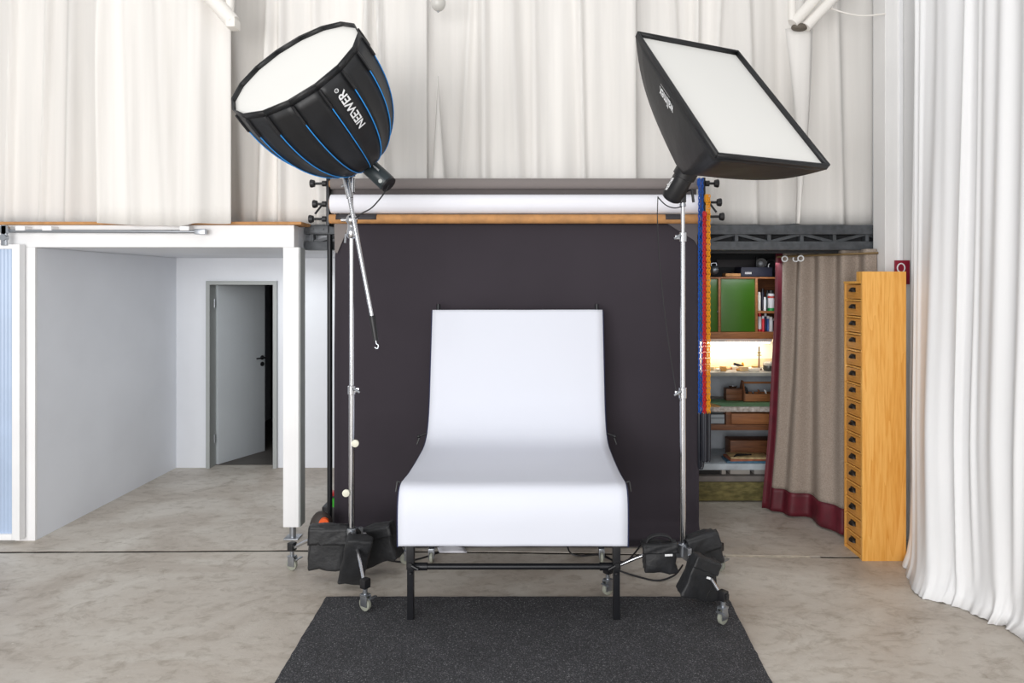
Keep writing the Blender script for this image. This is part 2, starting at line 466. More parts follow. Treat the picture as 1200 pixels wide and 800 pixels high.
def sleeve(u, v):
    wd = .10*(1-u)**1.3+.012; c = P(936, 34, 5.33).lerp(P(934, 262, 5.33), u)+V((.03*math.sin(u*3), 0, 0))
    return c+V((wd*(v-.5)*2*.95, -.03*math.cos((v-.5)*PI), 0))
grid(bm, 24, 6, sleeve)
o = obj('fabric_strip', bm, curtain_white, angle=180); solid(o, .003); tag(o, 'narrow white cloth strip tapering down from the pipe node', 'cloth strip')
bm = B(); tube(bm, smoothpts([P(972, 9, 5.3), P(990, 15, 5.28), P(1012, 18.5, 5.25), P(1038, 16, 5.2)]), .006, 6)
tag(obj('ceiling_cable', bm, strut), 'thin white cable sagging to the pillar at the upper right', 'cable')
lb = thing('pendant_bulb', 'pale round pendant bulb cut by the top edge of the photo', 'lamp', P(513.5, 14, 5.2))
bm = B(); ball(bm, P(513.5, 3, 5.2), .058, 1, 1, 1.15); obj('globe', bm, mat('frosted_glass', (205, 203, 198), .25), lb)
bm = B(); cyl(bm, P(513.5, -5, 5.2), P(513.5, -20, 5.2), .028); cyl(bm, P(513.5, -20, 5.2), P(513.5, -85, 5.2), .005, n=6); obj('socket', bm, zinc, lb)
bm = B()
ball(bm, P(513.5, 13.5, 5.2), .008); obj('tip', bm, zinc, lb)
bm = B()
grid(bm, 16, 4, lambda u, v: P(513.5, 90, 5.38).lerp(P(514, 215, 5.38), u)+V((.055*u*(v-.5)*2*1.0, -.02*math.cos((v-.5)*PI), 0)))
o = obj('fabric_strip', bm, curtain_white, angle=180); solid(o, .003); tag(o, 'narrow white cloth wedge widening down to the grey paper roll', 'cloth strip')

# ------------------------------------------------------------ side curtain on the right
fl = [P(1068, 652, 4.89), P(1065, 668, 4.70), P(1067, 676, 4.55), P(1080, 694, 4.32), P(1100, 703, 4.22), P(1117, 708, 4.16), P(1140, 715, 4.08), P(1163, 729, 3.94), P(1180, 734, 3.89), P(1200, 746, 3.777), P(1250, 775, 3.53), P(1330, 815, 3.24)]
fl = [V((p.x, p.y, 0)) for p in fl]
extra = [V((2.80, 2.6, 0)), V((2.85, 1.8, 0))]
bot = smoothpts(fl+extra, 14)
tp = smoothpts([V((2.84, 5.05, 0)), V((2.80, 4.8, 0)), V((2.80, 4.4, 0)), V((2.78, 4.0, 0)), V((2.80, 3.5, 0)), V((2.80, 2.7, 0)), V((2.8, 1.8, 0))], 24)


def along(path, t):
    f_ = t*(len(path)-1); i = min(int(f_), len(path)-2); return path[i].lerp(path[i+1], f_-i)


bm = B(); rnd = random.Random(4); cr = []; x = 0
while x < 1:
    cr.append((x, rnd.uniform(.4, 1), rnd.uniform(.010, .03), rnd.uniform(-.05, .01))); x += rnd.uniform(.03, .085)


def sidef(u, v):
    h = v**1.05
    p = along(bot, u).lerp(along(tp, u), min(1, (h*1.25)**.55)); a = 0
    for c, hh, wd, dr in cr:
        d_ = (u-c-dr*(h-.3)-.045*max(0, 1-v/.3)**2)/wd
        if abs(d_) < 4: a += hh*.043*math.exp(-d_*d_)
    k = min(1, .35+v*3)
    a *= k; a += .035*n1(u*9+v*1.5, 3)+.03*max(0, 1-v/.035)**2
    z = 4.8*h
    if v < .05: a += .03*n1(u*40, 8)*(1-v/.05); 
    z0 = .004+.012*max(0, n1(u*60, 4))*(v < .04)
    return V((p.x-a, p.y-.3*a, z+z0))


grid(bm, 420, 60, sidef)
o = obj('curtain', bm, curtain_side, angle=180); solid(o, .004, 1); tag(o, 'long white curtain puddling on the floor along the right side', 'curtain')

# wall sign
sg = thing('hose_sign', 'small dark red square sign with a white hose symbol on the pillar', 'sign', P(1056, 333, 5.18))
bm = B(); a = P(1048, 333, 5.18); b = P(1065, 305, 5.18); box(bm, a.x, b.x, 5.165, 5.182, a.z, b.z, .001); obj('plate', bm, mat('sign_red', (140, 18, 44), .45), sg)
bm = B(); c = P(1056, 317, 5.162)
tube(bm, [c+V((.028*math.cos(t), 0, .034*math.sin(t)+.02)) for t in [i/14*2*PI*.8-1.2 for i in range(15)]], .005, 6)
tube(bm, smoothpts([c+V((-.025, 0, .0)), c+V((-.0, 0, -.015)), c+V((.028, 0, -.03)), c+V((.02, 0, -.075)), c+V((-.035, 0, -.072))]), .005, 6)
obj('symbol', bm, letter_white, sg)

# ------------------------------------------------------------ steel truss
tr = thing('steel_truss', 'dark grey lattice girder running behind the paper rolls to the pillar', 'truss', (.5, 5.45, 2.21))
bm = B(); box(bm, -1.79, 2.84, 5.40, 5.50, 2.345, 2.42, .004); obj('top_chord', bm, anth_steel, tr)
bm = B(); box(bm, -1.79, 2.84, 5.40, 5.50, 2.222, 2.29, .004); obj('bottom_chord', bm, anth_steel, tr)
nodes = [-1.74+.2595*k for k in range(19)]
for k, x in enumerate(nodes):
    if x > 2.81: continue
    bm = B(); box(bm, x-.014, x+.014, 5.42, 5.48, 2.285, 2.35); obj('upright', bm, anth_steel, tr)
    if k < 18:
        za, zb = (2.288, 2.348) if k % 2 == 0 else (2.348, 2.288)
        bm = B(); x2 = min(x+.2595, 2.83)
        a = V((x+.014, 5.45, za)); b = V((x2-.014, 5.45, zb)); L_ = (b-a).length; M = frame_from((a+b)/2, b-a, V((0, 1, 0)))
        box(bm, -L_/2, L_/2, -.02, .02, -.012, .012, 0, M); obj('brace', bm, anth_steel, tr)
bm = B(); box(bm, 1.1, 2.9, 5.505, 5.545, 2.2, 2.42); tag(obj('dark_board', bm, dk_ceil), 'black board closing the gap behind the girder above the workshop', 'board')
bm = B(); box(bm, -1.75, -1.60, 5.385, 5.40, 2.355, 2.41, .002)
for x in (-1.72, -1.64): cyl(bm, (x, 5.385, 2.385), (x, 5.378, 2.385), .008)
obj('end_plate', bm, anth_steel, tr)
bm = B(); cyl(bm, (-1.578, 5.36, 0.0), (-1.578, 5.36, 2.34), .02); cyl(bm, (-1.578, 5.36, 0), (-1.578, 5.36, .03), .035)
tag(obj('round_post', bm, black_steel), 'thin black round post left of the black paper backdrop', 'post')

# ------------------------------------------------------------ background paper system
RY = 5.25
bs_ = thing('roll_holder', 'black hook brackets with three expanding knobs at each end of the rolls', 'roll holder', (-.1, 5.3, 2.42))
for s, xk in ((-1, -1.56), (1, 1.33)):
    bm = B(); box(bm, xk-.012, xk+.012, 5.24, 5.38, 2.40, 2.77, .004)
    if s < 0: box(bm, xk+.03, xk+.056, 5.33, 5.37, 2.42, 2.86, .003)
    obj('side_plate', bm, black_steel, bs_)
    for i, z in enumerate((2.724, 2.567, 2.452)):
        zz = z if s < 0 else (2.745, 2.60, 2.49)[i]*1.0 - .02
        ln = (.09, .07, .10)[i] if s < 0 else (.07, .09, .11)[i]
        bm = B(); lathe(bm, [(0, .022), (.03, .022), (.031, .010), (ln, .010), (ln+.001, .026), (ln+.022, .032), (ln+.032, .030), (ln+.034, .014)], (xk+s*.012, RY, zz), (s, 0, 0), 14)
        if i == 1: cyl(bm, (xk+s*.04, RY-.02, zz-.01), (xk+s*.09, RY-.03, zz-.08), .008, n=8)
        obj('knob', bm, black_plastic, bs_)
def roll(z, r, x0, x1, m, core, name, label):
    t = thing(name, label, 'paper roll', ((x0+x1)/2, RY, z-r))
    bm = B(); cyl(bm, (x0, RY, z), (x1, RY, z), r, n=32); obj('paper', bm, m, t)
    bm = B(); cyl(bm, (x0-.012, RY, z), (x1+.012, RY, z), r*.62, n=20); obj('core', bm, kraft, t)
    return t
g = roll(2.722, .041, -1.535, 1.30, paper_grey, kraft, 'paper_roll', 'grey background paper roll, topmost of the three')
bm = B(); grid(bm, 60, 4, lambda u, v: V((-1.53+2.81*u, RY+.035+.003*n1(u*8, 2), 2.715-.11*v))); o = obj('hanging_end', bm, mat('grey_background_paper_end', (98, 92, 92), .8), g); solid(o, .002)
roll(2.567, .073, -1.53, 1.285, paper_white, kraft, 'paper_roll', 'thick white background paper roll between the grey and the brown one')
bp_ = thing('paper_backdrop', 'black paper backdrop hanging to the floor from a brown cardboard core', 'backdrop', (-.1, 5.25, 0))
bm = B(); cyl(bm, (-1.545, RY, 2.452), (1.30, RY, 2.452), .036, n=28); obj('core', bm, kraft, bp_)
bm = B(); cyl(bm, (-1.43, RY+.004, 2.455), (1.14, RY+.004, 2.455), .0375, n=28); 
# paper sheet
bm = B()
def paper(u, v):
    d_ = v*2.62                    # distance down the sheet
    taper = max(0, 1-d_/.24)
    xl = -1.515+.065*taper; xr = 1.295-.09*max(0, 1-d_/.12)
    x = xl+(xr-xl)*u
    e = min(u, 1-u)
    z = 2.42-d_; y = 5.285
    if z < .10:
        a = min(1.2, (.10-z)/.12); y -= .12*math.sin(a)*.9; z = max(.012, .10-.10*math.sin(min(a, 1.3))*1.0)
        if d_ > 2.45: y -= (d_-2.45)*.8
    y += .016*n1(u*3.1+d_*.4, 1.3)*min(1, d_*2)+.004*n1(u*12+d_*3, 2.4)-.03*math.exp(-e/.012)*min(1, d_)
    z += .02*math.exp(-e/.03)*(v > .95)
    return V((x, y, z))
grid(bm, 110, 90, paper); o = obj('paper', bm, paper_black, bp_, angle=180); solid(o, .0015, 1)
for s, xa, xb in ((-1, -1.49, -1.18), (1, 1.03, 1.15)):
    bm = B(); z = 2.468
    grid(bm, 8, 5, lambda u, v: V((xa+(xb-xa)*u, RY-.0385*math.cos(-.2+v*1.3), 2.452+.0385*math.sin(-.2+v*1.3)))); o = obj('tape', bm, mat('black_tape', (52, 50, 54), .6), bp_); solid(o, .001)
for s in (-1, 1):      # folded paper corner at the core
    bm = B(); x = -1.515 if s < 0 else 1.28
    va = [V((x, 5.262, 2.425)), V((x-s*.125, 5.262, 2.425)), V((x-s*.02, 5.275, 2.19)), V((x, 5.28, 2.2))]
    if s > 0: va = [V((x+.01, 5.262, 2.425)), V((x-.24, 5.262, 2.425)), V((x-.02, 5.268, 2.29)), V((x+.005, 5.272, 2.25))]
    bm.faces.new([bm.verts.new(p) for p in va]); o = obj('folded_corner', bm, paper_grey if s < 0 else mat('paper_back', (92, 87, 90), .8), bp_, smooth=False); solid(o, .002)

# bead chains
def link_ring(bm, c, rl, rw, rt, turn):
    n = 8; pts = []
    for i in range(n):
        t = 2*PI*i/n; a = rw*math.cos(t); z = rl*math.sin(t)
        pts.append(V(c)+V((a*math.cos(turn), a*math.sin(turn), z)))
    tube(bm, pts, rt, 5, closed=True)
dark_chain = mat('dark_chain_plastic', (22, 26, 38), .4)
for nm, rgb, px, dx, ztop, zcol, zend, y in (('blue', (18, 84, 176), 821.3, 1.9, 211, 484, 549, 5.16), ('red', (190, 34, 36), 825.6, 1.0, 250, 484, 541, 5.10), ('yellow', (238, 160, 22), 829.8, 1.5, 230, 484, 541, 5.13)):
    top = P(px, ztop, y); mid = P(px, zcol, y).z; end = P(px, zend, y).z
    t = thing('pull_chain', nm+' plastic pull chain hanging beside the black paper backdrop', 'chain', (top.x, y, end), 'plastic pull chains of the roll holder')
    cm_ = mat(nm+'_plastic', rgb, .35)
    bm = B(); k = 0; hw = dx*y/800
    z = top.z
    for s in (-1, 1):
        z = top.z; k = 0
        while z > mid:
            link_ring(bm, (top.x+s*hw, y+s*.004, z), .0155, .008, .0038, (PI/4 if k % 2 else -PI/4)); z -= .0225; k += 1
    o = obj('chain_links', bm, cm_, t); o['kind'] = 'stuff'
    bm = B(); tube(bm, [(top.x-hw, y, mid), (top.x-hw, y, end+.02), (top.x-hw*.6, y, end+.004), (top.x+hw*.6, y, end+.004), (top.x+hw, y, end+.02), (top.x+hw, y, mid)], .012, 8)
    obj('weight', bm, dark_chain, t)
    bm = B(); lathe(bm, [(0, .012), (.004, .03), (.02, .03), (.024, .012)], (top.x-.02, y+.03, top.z-.01), (1, 0, 0), 14) if nm != 'red' else cyl(bm, (top.x-.01, y, top.z-.01), (top.x+.012, y, top.z-.01), .02)
    obj('pulley', bm, cm_, t)

# ------------------------------------------------------------ shooting table
CX = -.10
tb = thing('shooting_table', 'black tubular product photography table with curved white sheet', 'table', (CX, 4.3, 0))
prof = smoothpts([(0, 5.146, 1.757), (0, 5.085, 1.46), (0, 5.03, 1.2), (0, 4.985, 1.03), (0, 4.90, .895), (0, 4.76, .826), (0, 4.5, .806), (0, 4.2, .80), (0, 4.0, .808), (0, 3.90, .812), (0, 3.845, .79), (0, 3.815, .73), (0, 3.805, .64), (0, 3.81, .489)], 7)
bm = B(); np_ = len(prof)-1
def sheet(u, v):
    p = prof[round(v*np_)]; wob = .002*n1(u*5+v*7, 6)+.0015*n1(u*2+v*20, 4)
    return V((CX-.64+1.28*u, p.y+wob, p.z+wob))
grid(bm, 24, np_, sheet); o = obj('white_sheet', bm, sheet_white, tb, angle=180); solid(o, .003, 1 if False else -1)
for s in (-1, 1):
    bm = B(); tube(bm, [V((CX+s*.643, p.y+.006, p.z-.006)) for p in prof], .006, 8); obj('edge_trim', bm, sheet_edge, tb)
    # curved side rail beneath the sheet
    bm = B(); tube(bm, [V((CX+s*.60, p.y+.022, p.z-.022)) for p in prof[:68]], .014, 10); obj('side_rail', bm, black_steel, tb)
    bm = B(); cyl(bm, (CX+s*.60, 5.12, .77), (CX+s*.60, 5.165, 1.80), .014) if False else tube(bm, [V((CX+s*.60, 5.165, 1.70)), V((CX+s*.60, 5.172, 1.80))], .015, 10); obj('upright_end', bm, black_steel, tb)
    xf = CX+s*.597
    bm = B(); box(bm, xf-.019, xf+.019, 3.945, 3.983, .0105, .79, .004); obj('leg', bm, black_steel, tb)
    bm = B(); box(bm, xf-.022, xf+.022, 3.942, 3.986, .30, .52, .004); cyl(bm, (xf, 3.93, .33), (xf, 3.95, .33), .014); cyl(bm, (xf-s*.01, 3.93, .33), (xf-s*.05, 3.925, .31), .008, n=8)
    ball(bm, (xf-s*.006, 3.925, .285), .009, sub=2); obj('clamp', bm, black_plastic, tb)
    bm = B(); box(bm, xf-.019, xf+.019, 4.79, 4.83, .10, .79, .004); obj('leg', bm, black_steel, tb)
    bm = B(); cyl(bm, (xf, 3.965, .775), (xf, 4.81, .775), .014); obj('side_bar', bm, black_steel, tb)
    bm = B(); cyl(bm, (xf, 3.98, .33), (xf, 4.80, .33), .012) if False else cyl(bm, (CX+s*.645, 4.88, .885), (CX+s*.70, 4.87, .865), .007, n=8); ball(bm, (CX+s*.70, 4.87, .865), .014, sub=2); tube(bm, [(CX+s*.69, 4.87, .87), (CX+s*.71, 4.86, .81)], .006, 6); obj('side_clamp', bm, black_plastic, tb)
    bm = B(); cyl(bm, (CX+s*.62, 3.93, .80), (CX+s*.668, 3.93, .815), .006, n=8); tube(bm, [(CX+s*.668, 3.93, .815), (CX+s*.675, 3.92, .76)], .005, 6); obj('side_clamp', bm, black_plastic, tb)
    # rear caster
    cs_ = V((xf, 4.81, 0)); bm = B(); box(bm, xf-.02, xf+.02, 4.77, 4.83, .072, .10, .004)
    for e in (-1, 1): box(bm, xf+e*.016-.002, xf+e*.016+.002, 4.765, 4.825, .03, .09, .001)
    cf = obj('caster', bm, zinc, tb)
    bm = B(); lathe(bm, [(-.011, .028), (-.009, .037), (.009, .037), (.011, .028)], (xf, 4.79, .037), (1, 0, 0), 18); obj('wheel', bm, wheel_grey, cf)
bm = B(); cyl(bm, (CX-.57, 3.965, .312), (CX+.57, 3.965, .312), .017)
for s in (-1, 1): cyl(bm, (CX+s*.50, 3.965, .312), (CX+s*.575, 3.965, .312), .022)
obj('cross_bar', bm, black_steel, tb)
bm = B(); cyl(bm, (CX-.59, 3.965, .765), (CX+.59, 3.965, .765), .016); obj('cross_bar', bm, black_steel, tb)
bm = B(); cyl(bm, (CX-.6, 5.165, 1.735), (CX+.6, 5.165, 1.735), .013); obj('cross_bar', bm, black_steel, tb)
bm = B(); cyl(bm, (CX-.59, 4.81, .74), (CX+.59, 4.81, .74), .014); obj('cross_bar', bm, black_steel, tb)

# ------------------------------------------------------------ rubber mat
rm = bpy.data.materials.new('speckled_rubber'); rm.use_nodes = True
nt = rm.node_tree; N = nt.nodes; L = nt.links; bsd = N['Principled BSDF']; bsd.inputs['Roughness'].default_value = .85
tc = N.new('ShaderNodeTexCoord'); mp = N.new('ShaderNodeMapping'); L.new(tc.outputs['Object'], mp.inputs[0])
r1 = ramp(nz(160, 3, 0, .7).outputs['Fac'], [(.35, (36, 36, 40)), (.52, (62, 62, 66)), (.62, (92, 92, 95)), (.70, (190, 190, 190))])
r2 = ramp(nz(4, 5).outputs['Fac'], [(.3, (215, 215, 215)), (.7, (255, 255, 255))])
L.new(mixc(1.0, r1.outputs[0], r2.outputs[0], 'MULTIPLY'), bsd.inputs['Base Color'])
bp = N.new('ShaderNodeBump'); bp.inputs['Strength'].default_value = .8; bp.inputs['Distance'].default_value = .01
L.new(nz(120, 3).outputs['Fac'], bp.inputs['Height']); L.new(bp.outputs[0], bsd.inputs['Normal'])
bm = B(); n = 60; top = []; 
def outline():
    o_ = []
    def seg(a, b, k):
        for i in range(k): t = i/k; o_.append((a[0]+(b[0]-a[0])*t+.006*n1(len(o_)*.9, 3), a[1]+(b[1]-a[1])*t+.006*n1(len(o_)*.9, 7)))
    c = [(-1.272, 4.245), (1.225, 4.245), (1.115, 2.2), (-1.22, 2.2)]
    for i in range(4): seg(c[i], c[(i+1) % 4], 50)
    return o_
ol = outline()
vt = [bm.verts.new((x, y, .010)) for x, y in ol]; vb = [bm.verts.new((x, y, .0005)) for x, y in ol]
bm.faces.new(vt); bm.faces.new(vb[::-1])
for i in range(len(ol)): bm.faces.new((vt[i], vb[i], vb[(i+1) % len(ol)], vt[(i+1) % len(ol)]))
tag(obj('rubber_mat', bm, rm, smooth=False), 'black speckled rubber mat on the floor in front of the table', 'mat')

# ------------------------------------------------------------ light stands
def caster(parent, x, y, base=0.0, ang=0.0, orange=False):
    """fork, brake and wheel standing on base"""
    M = Matrix.Translation((x, y, base)) @ Matrix.Rotation(ang, 4, 'Z')
    bm = B()
    for e in (-1, 1): box(bm, e*.017-.002, e*.017+.002, -.03, .022, .03, .095, .001, M)
    box(bm, -.022, .022, -.025, .025, .090, .100, .002, M)
    t = bmesh.new(); cyl(t, (0, 0, .098), (0, 0, .15), .014, n=12); box(t, -.012, .05, -.05, -.03, .075, .082, .002); t.transform(M)
    me = bpy.data.meshes.new('t'); t.to_mesh(me); t.free(); bm.from_mesh(me); bpy.data.meshes.remove(me)
    f = obj('caster', bm, zinc, parent)
    bm = B(); lathe(bm, [(-.013, .012), (-.0125, .03), (-.009, .040), (.009, .040), (.0125, .03), (.013, .012)], M @ V((0, 0, .0405)), M.to_3x3() @ V((1, 0, 0)), 20)
    obj('wheel', bm, wheel_grey, f)
    bm = B(); box(bm, -.024, .024, -.022, .022, .135, .19, .005, M); box(bm, .018, .034, -.012, .012, .15, .18, .003, M); obj('brake_collar', bm, black_plastic, f)
    return V((x, y, base+.15))


def collar(parent, x, y, z, r, s=1, h=.06):
    bm = B(); lathe(bm, [(0, r), (.003, r+.006), (h-.003, r+.006), (h, r)], (x, y, z-h/2), (0, 0, 1), 16)
    box(bm, min(x, x+s*.05), max(x, x+s*.05), y-.012, y+.008, z-.014, z+.014, .004)
    c = obj('collar', bm, chrome, parent)
    bm = B(); cyl(bm, (x+s*.04, y-.03, z), (x+s*.04, y+.01, z), .006, n=8); cyl(bm, (x+s*.02, y-.03, z+.012), (x+s*.06, y-.03, z-.012), .007, n=8); obj('wing_screw', bm, zinc, c)


# left stand
XL, YL = -1.178, 4.49
ls = thing('light_stand', 'chrome wheeled light stand left of the table, carrying the round softbox', 'light stand', (XL, YL, 0))
def stand_legs(t, X, Y, hubz, wheels):
    bm = B(); lathe(bm, [(0, .03), (.004, .036), (.075, .036), (.08, .03)], (X, Y, hubz), (0, 0, 1), 16)
    for (wx, wy, b_, a_) in wheels:
        d_ = V((wx-X, wy-Y, 0)).normalized(); box(bm, 0, .075, -.016, .016, -.02, .06, .004, frame_from((X, Y, hubz+.01), d_, V((0, 0, 1)).cross(d_)))
    obj('hub', bm, zinc, t)
    for (wx, wy, b_, a_) in wheels:
        e = caster(t, wx, wy, b_, a_)
        d_ = V((wx-X, wy-Y, 0)); L_ = d_.length; d_.normalize(); s0 = V((X, Y, hubz+.03))+d_*.05
        bend = V((X, Y, hubz+.035))+d_*(L_*.60)
        pts = smoothpts([s0, V((X, Y, hubz+.045))+d_*(L_*.34), bend, e+V((0, 0, .16))-d_*.06, e], 6) if hubz > .3 else smoothpts([s0, s0.lerp(e, .5)+V((0, 0, .03)), e], 6)
        bm = B(); tube(bm, pts, .0125, 10); obj('leg', bm, chrome, t)
stand_legs(ls, XL, YL, .27, [(-.985, 4.06, .0105, 1.0), (-1.63, 4.66, 0, 1.2), (-.87, 4.76, 0, 2.2)])
bm = B(); cyl(bm, (XL, YL, .28), (XL, YL, 1.26), .019); obj('pole', bm, chrome, ls)
bm = B(); cyl(bm, (XL, YL, 1.24), (XL, YL, 2.33), .0155); obj('pole', bm, chrome, ls)
bm = B(); cyl(bm, (XL, YL, 2.3), (XL, YL, 2.72), .011); obj('pole', bm, chrome, ls)
collar(ls, XL, YL, 1.255, .019, 1); 
collar(ls, XL, YL, 2.60, .018, -1, .1); 
bm = B(); lathe(bm, [(0, .02), (.01, .03), (.05, .034), (.06, .03), (.13, .024), (.135, .018)], (XL, YL, 2.25), (0, 0, 1), 16)
ball(bm, (XL+.01, YL-.035, 2.37), .038); cyl(bm, (XL-.06, YL-.03, 2.37), (XL+.03, YL-.03, 2.37), .011); tube(bm, [(XL-.03, YL-.03, 2.28), (XL-.035, YL-.03, 2.22)], .008, 8)
obj('boom_clamp', bm, chrome, ls)
for z, s in ((.91, 1), (.585, -1)):
    bm = B(); lathe(bm, [(-.006, .012), (0, .024), (.012, .024), (.016, .014)], (XL+s*.030, YL-.02, z), (0, -1, 0), 16); obj('knob', bm, mat('pale_knob', (226, 224, 206), .5), ls)
bm = B(); a = P(408, 222, 4.42); b = P(436, 370, 4.38); c = P(440.5, 399, 4.37)
cyl(bm, P(406, 212, 4.43), b, .0145); cyl(bm, P(405, 208, 4.43), P(410, 232, 4.42), .021); arm = thing('boom_arm', 'slim chrome boom arm hanging down in front of the black backdrop', 'boom arm', b)
obj('tube', bm, chrome, arm)
bm = B(); tube(bm, [b, c], [.021, .017], 12); obj('grip', bm, black_plastic, arm)
bm = B(); tube(bm, smoothpts([c, c+V((.004, 0, -.02)), c+V((.016, 0, -.03)), c+V((.01, 0, -.05)), c+V((-.008, 0, -.042))], 5), .004, 6); obj('hook', bm, zinc, arm)
# right stand
XR, YR = .953, 4.28
rs_ = thing('light_stand', 'chrome wheeled light stand right of the table, carrying the square softbox', 'light stand', (XR, YR, 0))
stand_legs(rs_, XR, YR, .25, [(1.098, 3.90, .0105, -.9), (.484, 4.29, 0, -.9), (1.285, 4.65, 0, .8)])
bm = B(); cyl(bm, (XR, YR, .26), (XR, YR, 1.30), .019); obj('pole', bm, chrome, rs_)
bm = B(); cyl(bm, (XR, YR, 1.28), (XR, YR, 2.25), .0205 if False else .0165); obj('pole', bm, chrome, rs_)
bm = B(); cyl(bm, (XR, YR, 2.22), (XR, YR, 2.49), .013); obj('pole', bm, chrome, rs_)
collar(rs_, XR, YR, 1.27, .019, -1, .07); collar(rs_, XR, YR, 2.245, .019, -1, .06)
bm = B(); lathe(bm, [(0, .014), (.002, .02), (.02, .02), (.022, .014)], (XR, YR, 2.435), (0, 0, 1)); obj('top_collar', bm, zinc, rs_)

# ------------------------------------------------------------ round softbox
C0 = V((-1.37372, 4.01849, 3.20819)); A0 = V((-1.096875, 4.5, 2.754375)); R0 = .433
ax = (C0-A0); LEN = ax.length; ax.normalize()
uu = ax.cross(V((0, 1, 0))).normalized(); vv = ax.cross(uu)
NR = 16
sb = thing('round_softbox', 'deep round black softbox with blue ribs and white diffuser, upper left', 'softbox', A0)
def body(s, k):     # s 0 apex .. 1 rim, k rib number (float allowed: flat panel between ribs)
    r = .06+(R0-.06)*(max(0, math.sin(min(1.02, s)*PI/2*1.12))**.85)/math.sin(PI/2*1.12)**.85
    h = LEN*max(0, s)**1.5
    i = math.floor(k); t = k-i
    def pt(j): a_ = 2*PI*(j+.5)/NR; return A0+ax*h+(uu*math.cos(a_)+vv*math.sin(a_))*r
    return pt(i).lerp(pt(i+1), t)
for k in range(NR):
    bm = B(); grid(bm, 4, 20, lambda u, v, k=k: body(v, k+u*.9999)-ax*0+ (A0+ax*LEN*v-body(v, k+.5)).normalized()*.010*math.sin(u*PI)*math.sin(v*PI))
    o = obj('panel', bm, softbox_black, sb, angle=180); solid(o, .002, 1)
    bm = B(); pts = []
    for j in range(19):
        s = .04+.84*j/18; p = body(s, k); c = A0+ax*(p-A0).dot(ax); pts.append(p+(p-c).normalized()*.004)
    tube(bm, pts, .0034, 6); obj('rib_piping', bm, blue_piping, sb)
    bm = B(); pts = []
    for j in range(4):
        s = .88+.115*j/3; p = body(s, k); c = A0+ax*(p-A0).dot(ax); pts.append(p+(p-c).normalized()*.004)
    tube(bm, pts, .009, 6); obj('rib_pocket', bm, black_plastic, sb)
bm = B(); rim = [body(1, k) for k in range(NR)]; tube(bm, [p+ax*.030 for p in rim], .005, 6, closed=True)
for k in range(NR):
    a, b = rim[k], rim[(k+1) % NR]; grid(bm, 2, 2, lambda u, v: a.lerp(b, u)-ax*.004+ax*.034*v)
solid(obj('rim', bm, softbox_black, sb), .003)
bm = B(); cc = A0+ax*(LEN+.004)
vs = [bm.verts.new(cc+(p-(A0+ax*LEN))*.992) for p in rim]; v0 = bm.verts.new(cc-ax*.01)
for k in range(NR): bm.faces.new((v0, vs[k], vs[(k+1) % NR]))
o = obj('diffuser', bm, diffuser, sb, smooth=False)
# lettering on the panel facing the camera
best = min([k for k in range(NR) if body(.6, k+.5).y < (A0+ax*LEN*.5).y-.1], key=lambda k: (lambda q: (q[0]-403)**2+(q[1]-121)**2)((622+body(.62, k+.5).x*800/body(.62, k+.5).y, 333-(body(.62, k+.5).z-1.95)*800/body(.62, k+.5).y)))
bm = text_mesh('NEEWER', 1.0)
wid = max(v.co.x for v in bm.verts)
tt = text_mesh('\u00ae', .45); 
for v in tt.verts: v.co.x += wid+.08; v.co.y += .35
me = bpy.data.meshes.new('t'); tt.to_mesh(me); tt.free(); bm.from_mesh(me); bpy.data.meshes.remove(me)
def px_of(p): return V((622+p.x*800/p.y, 333-(p.z-1.95)*800/p.y))
flip = 1 if px_of(body(.6, best+.8)).x < px_of(body(.6, best+.2)).x else -1
for v in bm.verts:
    s = .66+.26*v.co.x/wid; a_ = .52+flip*(v.co.y-.36)*.44
    p = body(s, best+a_); c = A0+ax*(p-A0).dot(ax); v.co = p+(p-c).normalized()*.005
obj('lettering', bm, letter_white, sb, smooth=False)
# lamp head behind it
hd = thing('studio_flash', 'dark studio flash head behind the round softbox, facing up left', 'studio flash', A0)
teal = mat('dark_teal_shell', (38, 48, 52), .4)
hdir = (P(452, 213, 4.46)-A0).normalized()
bm = B(); lathe(bm, [(-.03, .066), (.0, .07), (.005, .064), (.03, .064), (.034, .058), (.22, .058), (.235, .05)], A0, hdir, 24); obj('housing', bm, teal, hd)
bm = B(); e = A0+hdir*.22; cyl(bm, e, e+hdir*.018, .056); obj('rear_plate', bm, black_plastic, hd)
bm = B(); q = A0+hdir*.04; box(bm, XL-.02, XL+.02, YL-.02, YL+.02, 2.66, 2.74, .004); tube(bm, [V((XL, YL, 2.71)), V((XL+.04, YL+.0, 2.72)), q], .016, 8); obj('bracket', bm, black_plastic, hd)
bm = B(); pr = A0+hdir*.09+V((-.02, -.058, -.02)); 
sd = V((hdir.x, 0, hdir.z)).normalized(); put_text('lettering', 'NEEWER', frame_from(A0+hdir*.07+V((.02, -.0585, .01)), hdir, V((-hdir.z, 0, hdir.x))*1.0), letter_white, hd, .014); bm.free()
bm = B(); cyl(bm, A0+hdir*.195+V((-.015, -.055, -.01)), A0+hdir*.195+V((-.015, -.062, -.01)), .013); obj('dial', bm, frame_grey, hd)
bm = B(); tube(bm, smoothpts([e+hdir*.015, P(449, 228, 4.42), P(436, 243, 4.40), P(424, 250, 4.40), P(414, 258, 4.43)], 6), .0045, 6)
tag(obj('cable', bm, black_plastic), 'black cable looping from the left flash head to the chrome stand', 'cable')

